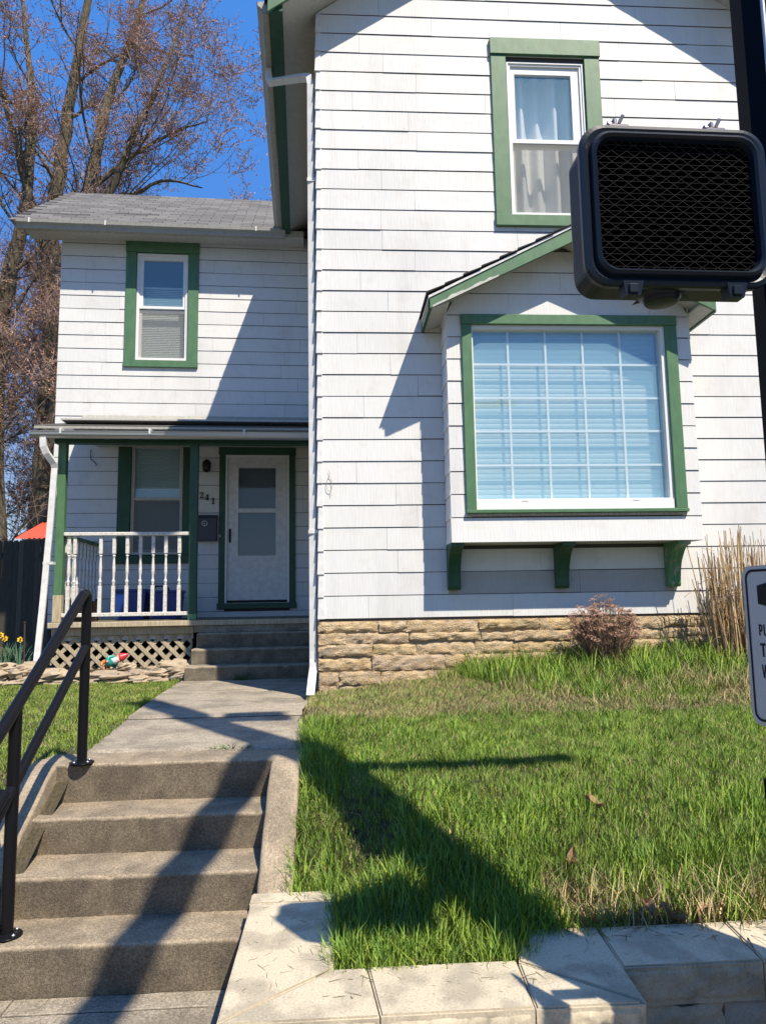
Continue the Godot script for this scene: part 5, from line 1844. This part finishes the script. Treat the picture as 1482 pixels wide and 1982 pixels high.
func spray_mesh(r: RandomNumberGenerator, bud: Color, cnt: int) -> ArrayMesh:
	# a spray of fine twigs set with small buds and flowers
	var mb := MB.new()
	for i in cnt:
		var o := Vector3(0, 0, 0)
		var d := Vector3(r.randf_range(-0.8, 0.8), r.randf_range(0.1, 1.0), r.randf_range(-0.8, 0.8)).normalized()
		var l := r.randf_range(0.25, 0.62)
		var t := r.randf_range(0.7, 1.3)
		var mid := o + d * l * 0.5 + Vector3(0, 0.02, 0)
		var e := o + d * l + Vector3(0, r.randf_range(-0.10, 0.04), 0)
		mb.col = Color(0.34 * t, 0.26 * t, 0.24 * t)
		mb.tube([o, mid, e], [0.0045, 0.0034, 0.002], 3, 0.0, false)
		for j in 8:
			var q := r.randf_range(0.2, 1.0)
			var p := (o.lerp(mid, q * 2.0) if q < 0.5 else mid.lerp(e, q * 2.0 - 1.0))
			mb.col = bud * r.randf_range(0.6, 1.5)
			var s := r.randf_range(0.011, 0.026)
			var u := Vector3(r.randf_range(-1, 1), r.randf_range(-1, 0.3), r.randf_range(-1, 1)).normalized()
			var w := u.cross(Vector3(0.3, 0.5, 0.8)).normalized() * s * 0.55
			var v := u.cross(w).normalized() * s * 0.55
			mb.tri(p - w, p + w, p + u * s * 2.2)
			mb.tri(p - v, p + v, p + u * s * 2.2)
	return mb.mesh()

func build_trees() -> void:
	var r := RandomNumberGenerator.new()
	r.seed = 2024
	var sprays := []
	for k in 3: sprays.append(spray_mesh(r, Color(0.50, 0.32, 0.25), 6))
	for k in 2: sprays.append(spray_mesh(r, Color(0.55, 0.34, 0.20), 6))
	var big_ := thing("maple_tree", "large many-stemmed maple in reddish spring bud behind the fence", "tree", Vector3(-7.9, -0.5, -14.2))
	var mb := MB.new()
	var z := -14.2
	var stems := [
		[[Vector3(-7.90, -0.60, z), Vector3(-7.87, 1.92, z), Vector3(-7.83, 4.14, z), Vector3(-7.90, 7.02, z - 0.26), Vector3(-8.10, 10.95, z - 0.39), Vector3(-7.77, 14.09, z - 0.26), Vector3(-7.24, 17.63, z), Vector3(-6.72, 21.55, z + 0.39)], 0.550, 0.092],
		[[Vector3(-7.77, 3.36, z + 0.13), Vector3(-7.40, 5.45, z + 0.39), Vector3(-7.18, 7.55, z + 0.65), Vector3(-6.79, 9.64, z + 0.65), Vector3(-6.75, 11.74, z + 0.52), Vector3(-6.39, 14.62, z + 0.39), Vector3(-5.67, 17.76, z), Vector3(-5.28, 20.37, z)], 0.393, 0.079],
		[[Vector3(-8.88, -0.60, z + 0.39), Vector3(-9.01, 2.31, z + 0.39), Vector3(-9.14, 5.72, z + 0.39), Vector3(-8.88, 8.86, z + 0.52), Vector3(-8.42, 11.21, z + 0.65), Vector3(-8.49, 14.35, z + 0.39), Vector3(-9.08, 18.28, z)], 0.445, 0.079],
		[[Vector3(-6.79, 9.38, z + 0.65), Vector3(-6.20, 11.08, z + 0.92), Vector3(-5.41, 13.04, z + 1.18), Vector3(-4.63, 15.14, z + 1.05), Vector3(-4.10, 17.49, z + 0.79)], 0.170, 0.046],
		[[Vector3(-7.87, 8.33, z - 0.26), Vector3(-8.55, 11.21, z - 0.52), Vector3(-9.34, 14.09, z - 0.39), Vector3(-9.99, 17.23, z)], 0.222, 0.052],
		[[Vector3(-6.72, 12.00, z + 0.39), Vector3(-5.80, 13.04, z + 0.13), Vector3(-4.63, 13.83, z + 0.13), Vector3(-3.58, 14.35, z)], 0.105, 0.026],
		[[Vector3(-6.85, 10.43, z + 0.52), Vector3(-5.67, 11.34, z + 0.92), Vector3(-4.50, 12.00, z + 0.79), Vector3(-3.58, 11.87, z + 0.65)], 0.105, 0.026],
		[[Vector3(-9.08, 2.57, z + 0.52), Vector3(-9.60, 4.67, z + 1.05), Vector3(-10.39, 7.02, z + 1.31), Vector3(-10.78, 10.43, z + 1.31)], 0.262, 0.065],
		[[Vector3(-7.70, 2.44, z + 0.39), Vector3(-7.05, 3.36, z + 0.92), Vector3(-6.52, 4.67, z + 1.18), Vector3(-6.33, 6.76, z + 1.18)], 0.196, 0.039]]
	tips = []
	var trunk := MB.new()
	for s in stems.size():
		var line := smooth_line(stems[s][0], 5, 0.035, r)
		limb(trunk, line, stems[s][1] * 0.84, stems[s][2] * 0.62, 14 if s < 3 else 9)
		# side limbs on the upper stretch
		var lo := 0.36 if s < 3 else 0.2
		var cnt := 13 if s < 3 else 8
		for i in cnt:
			var q := lerpf(lo, 1.0, (i + r.randf() * 0.7) / cnt)
			var f := minf(q * (line.size() - 1), line.size() - 1.01)
			var p: Vector3 = line[int(f)].lerp(line[int(f) + 1], f - int(f))
			var tan_: Vector3 = (line[int(f) + 1] - line[int(f)]).normalized()
			var a := r.randf() * TAU
			var out := Vector3(cos(a), r.randf_range(-0.1, 0.5), sin(a) * 0.8)
			grow(mb, p, (out + tan_ * 0.7).normalized(), r.randf_range(1.7, 3.4) * (1.1 - 0.4 * q), lerpf(stems[s][1], stems[s][2], q) * 0.42, 1, r)
	put("trunk", trunk, M.bark, big_)
	put("limbs", mb, M.bark, big_)
	# whippy shoots low on the trunks
	var sh := MB.new()
	for i in 420:
		var p := Vector3(r.randf_range(-10.0, -6.6), r.randf_range(1.5, 10.5), z + r.randf_range(0.4, 1.5))
		var d := Vector3(r.randf_range(-1, 1), r.randf_range(-0.1, 1.0), r.randf_range(-0.1, 0.6)).normalized() * r.randf_range(0.7, 2.0)
		var t := r.randf_range(0.7, 1.4)
		sh.col = Color(0.20 * t, 0.125 * t, 0.08 * t) if r.randf() < 0.6 else Color(0.13 * t, 0.10 * t, 0.09 * t)
		sh.tube([p, p + d * 0.5 + Vector3(0, 0.08, 0), p + d + Vector3(0, -0.04, 0)], [0.009, 0.006, 0.003], 3, 0.0, false)
	put("shoots", sh, M.twig, big_)
	crown(big_, sprays, tips, r, 1.1)
	print("tips ", tips.size())
	# trees and brush farther off
	var far := [[Vector3(-11.6, -0.5, -19.0), 11.0, "bare budding tree behind the maple at the far left", 1.4], [Vector3(-9.0, -0.5, -21.0), 12.5, "taller bare budding tree far behind the maple", 1.4], [Vector3(-12.2, -0.5, -15.5), 9.0, "bare tree leftmost behind the fence", 1.3], [Vector3(-3.3, -0.5, -24.0), 17.6, "distant budding tree whose top shows over the wing roof", 1.8], [Vector3(-10.5, -0.5, -22.0), 13.0, "distant bare tree seen between the maple stems", 1.8]]
	for q in far:
		var t := thing("bare_tree", q[2], "tree", q[0], "trees behind the house")
		tips = []
		mb = MB.new()
		var c: Vector3 = q[0]
		var hgt: float = q[1]
		var line := smooth_line([c, c + Vector3(0.1, hgt * 0.3, 0), c + Vector3(-0.1, hgt * 0.6, 0.1), c + Vector3(0.1, hgt * 0.9, 0)], 4, 0.04, r)
		limb(mb, line, 0.24, 0.04, 8)
		for i in 18:
			var f := lerpf(0.22, 1.0, i / 18.0) * (line.size() - 1.02)
			var p: Vector3 = line[int(f)].lerp(line[int(f) + 1], f - int(f))
			var a := r.randf() * TAU
			grow(mb, p, Vector3(cos(a), r.randf_range(0.3, 0.9), sin(a)).normalized(), r.randf_range(1.6, 2.8), 0.07, 1, r)
		put("trunk", mb, M.bark, t)
		crown(t, sprays, tips, r, q[3])

func crown(t: Node3D, sprays: Array, where: Array, r: RandomNumberGenerator, size: float) -> void:
	var lists := []
	for k in sprays: lists.append([])
	for q in where:
		var b := Basis(Vector3.UP, r.randf() * TAU) * Basis(Vector3.RIGHT, r.randf_range(-0.7, 0.7))
		b = b.scaled(Vector3.ONE * q[2] * size)
		lists[r.randi() % lists.size()].append(Transform3D(b, q[0]))
	for k in sprays.size():
		var mu := MultiMesh.new()
		mu.transform_format = MultiMesh.TRANSFORM_3D
		mu.mesh = sprays[k]
		mu.instance_count = lists[k].size()
		for i in lists[k].size(): mu.set_instance_transform(i, lists[k][i])
		var o := MultiMeshInstance3D.new()
		o.multimesh = mu
		o.material_override = M.twig
		hang(o, "crown", t, Transform3D.IDENTITY)
		o.set_meta("kind", "stuff")

# ---------------------------------------------------------------- the crossing signal in the foreground
func build_signal() -> void:
	var px := 1.425
	var pz := 4.34
	var po := thing("signal_pole", "dark blue-black steel traffic signal pole at the right edge", "signal pole", Vector3(px, -1.357, pz))
	var mb := MB.new()
	mb.tube([Vector3(px, -1.36, pz), Vector3(px, 7.2, pz)], [0.142, 0.122], 12, 0.13)
	# flat facets: a twelve-sided pole
	for i in range(0, mb.v.size(), 3):
		var m := (mb.v[i + 2] - mb.v[i]).cross(mb.v[i + 1] - mb.v[i]).normalized()
		for k in 3: mb.n[i + k] = m
	put("pole", mb, M.pole_paint, po)
	put("base_plate", bx(px - 0.22, px + 0.22, -1.356, -1.325, pz - 0.22, pz + 0.22, 0.006), M.pole_paint, po)
	mb = MB.new()
	mb.tube([Vector3(px + 0.02, 3.92, pz + 0.05), Vector3(px - 0.88, 4.32, pz + 8.5)], [0.105, 0.06], 12)
	put("mast_arm", mb, M.pole_paint, po)
	mb = MB.new()
	mb.tube([Vector3(px, 2.86, pz), Vector3(px + 1.25, 2.9, pz)], [0.05, 0.045], 10)
	put("side_arm", mb, M.pole_paint, po)
	put("detector_box", bx(px + 0.2, px + 0.62, 5.3, 5.55, pz - 0.1, pz + 0.1, 0.02), M.pole_paint, po)
	put("detector_bracket", bx(px + 0.05, px + 0.25, 5.4, 5.45, pz - 0.03, pz + 0.03), M.pole_paint, po)
	mb = MB.new()
	mb.tube([Vector3(px - 0.118, -1.3, pz + 0.085), Vector3(px - 0.112, 3.0, pz + 0.08)], [0.006], 6)
	put("pale_tube", mb, M.alu, po)  # thin pale metal tube up the left of the pole
	put("shading_cabinet", bx(px + 0.16, px + 0.56, -1.35, 0.52, pz - 0.16, pz + 0.14, 0.015), M.pole_paint, po)  # unseen cabinet inferred from a shadow, lengthened to the ground to shade the alcove
	put("shading_cabinet_bracket", bx(px + 0.05, px + 0.2, -0.2, 0.1, pz - 0.04, pz + 0.04), M.pole_paint, po)

	# pedestrian signal: shallow rounded box with a crate-like visor
	var yaw := Basis(Vector3.UP, 0.02)
	var X := Transform3D(yaw, Vector3(0.990, 1.092, 4.5))
	var sg := thing("pedestrian_signal", "black pedestrian signal head with a louvred grille hanging before the pole", "pedestrian signal", X.origin)
	var rr := func(hx: float, hy: float, rad: float) -> PackedVector2Array:
		var o := PackedVector2Array()
		for c in 4:
			var cx: float = [1, -1, -1, 1][c] * (hx - rad)
			var cy: float = [1, 1, -1, -1][c] * (hy - rad)
			for k in 9:
				var a := PI / 2 * (c + k / 8.0)
				o.append(Vector2(cx + rad * cos(a), cy + rad * sin(a)))
		return o
	var shell := func(prof: Array) -> MB:
		# prof: [half width, half height, corner radius, z]; loops joined front to back
		var m := MB.new()
		for i in prof.size() - 1:
			var a: PackedVector2Array = rr.call(prof[i][0], prof[i][1], prof[i][2])
			var b: PackedVector2Array = rr.call(prof[i + 1][0], prof[i + 1][1], prof[i + 1][2])
			for k in a.size():
				var j := (k + 1) % a.size()
				m.quad(Vector3(a[k].x, a[k].y, prof[i][3]), Vector3(a[j].x, a[j].y, prof[i][3]), Vector3(b[j].x, b[j].y, prof[i + 1][3]), Vector3(b[k].x, b[k].y, prof[i + 1][3]))
		return m
	# housing
	mb = shell.call([[0.225, 0.194, 0.05, -0.005], [0.226, 0.195, 0.05, -0.02], [0.226, 0.195, 0.05, -0.105], [0.21, 0.15, 0.05, -0.15]])
	mb.prism(rr.call(0.21, 0.15, 0.05), -0.151, -0.149)
	put("housing", mb, M.signal_plastic, sg, X)
	# door frame: stepped
	mb = shell.call([[0.196, 0.166, 0.042, 0.006], [0.200, 0.170, 0.044, 0.020], [0.206, 0.176, 0.046, 0.026], [0.213, 0.183, 0.050, 0.022], [0.216, 0.186, 0.052, 0.010], [0.226, 0.196, 0.056, 0.014], [0.236, 0.206, 0.06, 0.010], [0.2375, 0.2075, 0.06, 0.0], [0.236, 0.206, 0.06, -0.016], [0.225, 0.195, 0.05, -0.018]])
	put("door_frame", mb, M.signal_plastic, sg, X)
	mb = MB.new()
	mb.prism(rr.call(0.200, 0.170, 0.044), -0.045, -0.043)
	put("dark_face", mb, M.louvre_black, sg, X)
	# visor: horizontal louvres and two sets of slanting ones, each a thin strip
	var inner: PackedVector2Array = rr.call(0.196, 0.166, 0.042)
	var sets := []
	for i in 21: sets.append([Vector2(0, -0.1575 + i * 0.01575), Vector2(1, 0)])
	for i in 21: sets.append([Vector2(-0.40 + i * 0.0385 + 0.012, 0), Vector2(1, 0.74).normalized()])
	for i in 21: sets.append([Vector2(-0.40 + i * 0.0385 + 0.012, 0), Vector2(1, -0.74).normalized()])
	for i in sets.size():
		var c: Vector2 = sets[i][0]
		var d: Vector2 = sets[i][1]
		var nn := d.orthogonal() * 0.00036
		var strip := PackedVector2Array([c - d * 0.5 - nn, c + d * 0.5 - nn, c + d * 0.5 + nn, c - d * 0.5 + nn])
		for q in Geometry2D.intersect_polygons(strip, inner):
			mb = MB.new()
			var off := 0.0 if i < 21 else (0.0004 if i < 42 else 0.0008)
			mb.prism(q, -0.030, 0.004 + off)
			put("louvre", mb, M.louvre_black, sg, X)
			mb = MB.new()
			mb.prism(q, 0.0041 + off, 0.0052 + off)
			put("louvre_edge", mb, M.louvre_edge, sg, X)
	mb = shell.call([[0.1965, 0.1665, 0.042, 0.0072], [0.1982, 0.1682, 0.043, 0.0074]])
	put("visor_rim", mb, M.louvre_edge, sg, X)
	# hinges above, latches below
	for x in [-0.135, 0.115]:
		mb = MB.new()
		mb.rbox(Vector3(x - 0.026, 0.204, -0.03), Vector3(x + 0.026, 0.214, 0.008), 0.003)
		mb.tube([Vector3(x - 0.022, 0.219, -0.01), Vector3(x + 0.022, 0.219, -0.01)], [0.009], 10)
		mb.tube([Vector3(x + 0.002, 0.216, 0.002), Vector3(x + 0.012, 0.236, 0.006)], [0.0045], 8)
		mb.rbox(Vector3(x - 0.012, 0.214, -0.016), Vector3(x - 0.002, 0.232, 0.004), 0.003)
		put("hinge", mb, M.hinge_metal, sg, X)
	for x in [-0.125, 0.135]:
		mb = MB.new()
		mb.hexa([Vector3(x - 0.018, -0.232, 0.012), Vector3(x + 0.018, -0.232, 0.012), Vector3(x + 0.018, -0.232, -0.02), Vector3(x - 0.018, -0.232, -0.02), Vector3(x - 0.026, -0.195, 0.014), Vector3(x + 0.026, -0.195, 0.014), Vector3(x + 0.026, -0.195, -0.02), Vector3(x - 0.026, -0.195, -0.02)])
		mb.rbox(Vector3(x - 0.012, -0.228, 0.013), Vector3(x + 0.012, -0.205, 0.018), 0.002)
		put("latch", mb, M.signal_plastic, sg, X)
	mb = MB.new()
	mb.lathe([Vector2(0.0, -0.026), Vector2(0.038, -0.026), Vector2(0.044, -0.018), Vector2(0.044, -0.008), Vector2(0.06, -0.004), Vector2(0.06, 0.0)], 20, Vector3(-0.02, -0.194, -0.065))
	for k in 8:
		var a := TAU * k / 8
		mb.tri(Vector3(-0.02 + 0.055 * cos(a - 0.25), -0.197, -0.065 + 0.055 * sin(a - 0.25)), Vector3(-0.02 + 0.055 * cos(a + 0.25), -0.197, -0.065 + 0.055 * sin(a + 0.25)), Vector3(-0.02 + 0.075 * cos(a), -0.203, -0.065 + 0.075 * sin(a)))
	put("conduit_plug", mb, M.signal_plastic, sg, X)
	put("mounting_bracket", bx(0.20, 0.36, -0.06, 0.06, -0.13, -0.05, 0.01), M.signal_plastic, sg, X)

	# push-button sign turned towards the crossing
	var phi := 1.33
	var S := Transform3D(Basis(Vector3(cos(phi), 0, sin(phi)), Vector3.UP, Vector3(-sin(phi), 0, cos(phi))), Vector3(1.184, 0.022, 4.492))
	var sn := thing("push_button_sign", "grey push-button crossing sign with a black hand symbol on the pole", "sign", S.origin)
	mb = MB.new()
	mb.prism(rr.call(0.1143, 0.1905, 0.028), -0.001, 0.001)
	put("plate", mb, M.sign_face, sn, S)
	mb = shell.call([[0.0995, 0.1755, 0.018, 0.0018], [0.1055, 0.1815, 0.023, 0.0018]])
	put("border", mb, M.black, sn, S)
	# hand with a pointing finger, cuff at the left
	var hand := PackedVector2Array([Vector2(-0.070, 0.142), Vector2(-0.070, 0.098), Vector2(-0.050, 0.094), Vector2(-0.028, 0.083), Vector2(-0.008, 0.080), Vector2(0.006, 0.088), Vector2(0.012, 0.104), Vector2(0.022, 0.108), Vector2(0.030, 0.114), Vector2(0.072, 0.117), Vector2(0.074, 0.128), Vector2(0.034, 0.131), Vector2(0.024, 0.138), Vector2(0.012, 0.150), Vector2(0.006, 0.170), Vector2(-0.004, 0.168), Vector2(-0.010, 0.158), Vector2(-0.026, 0.157), Vector2(-0.042, 0.148)])
	mb = MB.new()
	mb.prism(hand, 0.0012, 0.0018)
	put("hand_symbol", mb, M.black, sn, S)
	var f := SystemFont.new()
	f.font_names = PackedStringArray(["Droid Sans"])
	f.font_weight = 700
	for q in [["PUSH BUTTON", -0.073, 0.022, 0.034, 0.150], ["TO CROSS", -0.073, -0.028, 0.040, 0.146], ["WILL", -0.073, -0.078, 0.040, 0.0], ["WAL", -0.055, -0.128, 0.040, 0.0]]:
		var t := TextMesh.new()
		t.font = f
		t.text = q[0]
		t.font_size = 48
		t.pixel_size = 0.001
		t.depth = 0.0006
		t.horizontal_alignment = HORIZONTAL_ALIGNMENT_LEFT
		t.vertical_alignment = VERTICAL_ALIGNMENT_BOTTOM
		var bb := t.get_aabb()
		var sy: float = q[3] / maxf(bb.size.y, 0.001) * 0.80
		var sx: float = sy * 0.52
		if q[4] > 0: sx = minf(sx * 1.4, q[4] / maxf(bb.size.x, 0.001))
		put("lettering", t, M.black, sn, S * Transform3D(Basis.from_scale(Vector3(sx, sy, 1.0)), Vector3(q[1] - bb.position.x * sx, q[2] - bb.position.y * sy, 0.0016)))
	mb = MB.new()
	mb.prism(PackedVector2Array([Vector2(-0.028, -0.158), Vector2(0.03, -0.158), Vector2(0.03, -0.138), Vector2(-0.028, -0.138)]), 0.0012, 0.0018)
	put("arrow_bar", mb, M.black, sn, S)
	put("bracket", bx(1.19, 1.30, -0.02, 0.03, 4.40, 4.43), M.pole_paint, sn)
	var pb := thing("push_button", "dark push-button housing under the sign at the right edge", "push button", Vector3(1.22, -0.62, 4.36))
	put("housing", bx(1.196, 1.30, -0.62, -0.303, 4.33, 4.405, 0.008), M.pole_paint, pb)
	mb = MB.new()
	mb.lathe([Vector2(0.0, 0.0), Vector2(0.028, 0.0), Vector2(0.028, 0.008), Vector2(0.022, 0.014), Vector2(0.0, 0.016)], 18)
	put("button", mb, M.bright_steel, pb, Transform3D(Basis(Vector3.RIGHT, PI / 2), Vector3(1.25, -0.42, 4.404)))

# ---------------------------------------------------------------- start
func _ready() -> void:
	var cam := Camera3D.new()
	cam.name = "camera"
	cam.fov = 70.14
	cam.near = 0.05
	cam.far = 1000.0
	cam.transform = Transform3D(Basis(Vector3(0.998008, -0.016179, 0.060975), Vector3(0.008625, 0.992472, 0.122169), Vector3(-0.062493, -0.121400, 0.990635)), Vector3(0.1526, 0.1411, 6.1452))
	add_child(cam)
	cam.current = true
	var sky := ProceduralSkyMaterial.new()
	sky.sky_top_color = Color(0.255, 0.475, 0.77)
	sky.sky_horizon_color = Color(0.76, 0.81, 0.79)
	sky.sky_curve = 0.10
	sky.ground_bottom_color = Color(0.3, 0.3, 0.28)
	sky.ground_horizon_color = Color(0.5, 0.6, 0.7)
	sky.sun_angle_max = 20.0
	sky.sun_curve = 0.2
	sky.sky_energy_multiplier = 1.0
	var env := Environment.new()
	env.background_mode = Environment.BG_SKY
	env.sky = Sky.new()
	env.sky.sky_material = sky
	env.tonemap_mode = Environment.TONE_MAPPER_LINEAR
	env.tonemap_exposure = 1.45
	env.sdfgi_enabled = true
	env.ssao_enabled = true
	env.ssil_enabled = true
	var we := WorldEnvironment.new()
	we.name = "environment"
	we.environment = env
	add_child(we)
	var sun := DirectionalLight3D.new()
	sun.name = "sun"
	sun.light_energy = 1.6
	sun.light_color = Color(1.0, 0.955, 0.885)
	sun.light_angular_distance = 0.53
	sun.shadow_enabled = true
	sun.transform = Transform3D(Basis.looking_at(Vector3(-0.65, -1.75, -1.0).normalized()), Vector3(8, 20, 12))
	add_child(sun)

	make_materials()
	mat("plain_grey", Color(0.045, 0.05, 0.06), 0.45)
	mat("lamp_glass", Color(0.05, 0.04, 0.03), 0.2)
	mat("louvre_edge", Color(0.035, 0.036, 0.038), 0.7)
	M["louvre_edge"].metallic_specular = 0.1
	mat("louvre_black", Color(0.0015, 0.0015, 0.002), 0.9)
	M["louvre_black"].metallic_specular = 0.05
	mat("hinge_metal", Color(0.25, 0.23, 0.24), 0.35)
	M["hinge_metal"].metallic = 0.6
	build_ground()
	build_house()

	build_back()
	build_signal()
	build_grass()
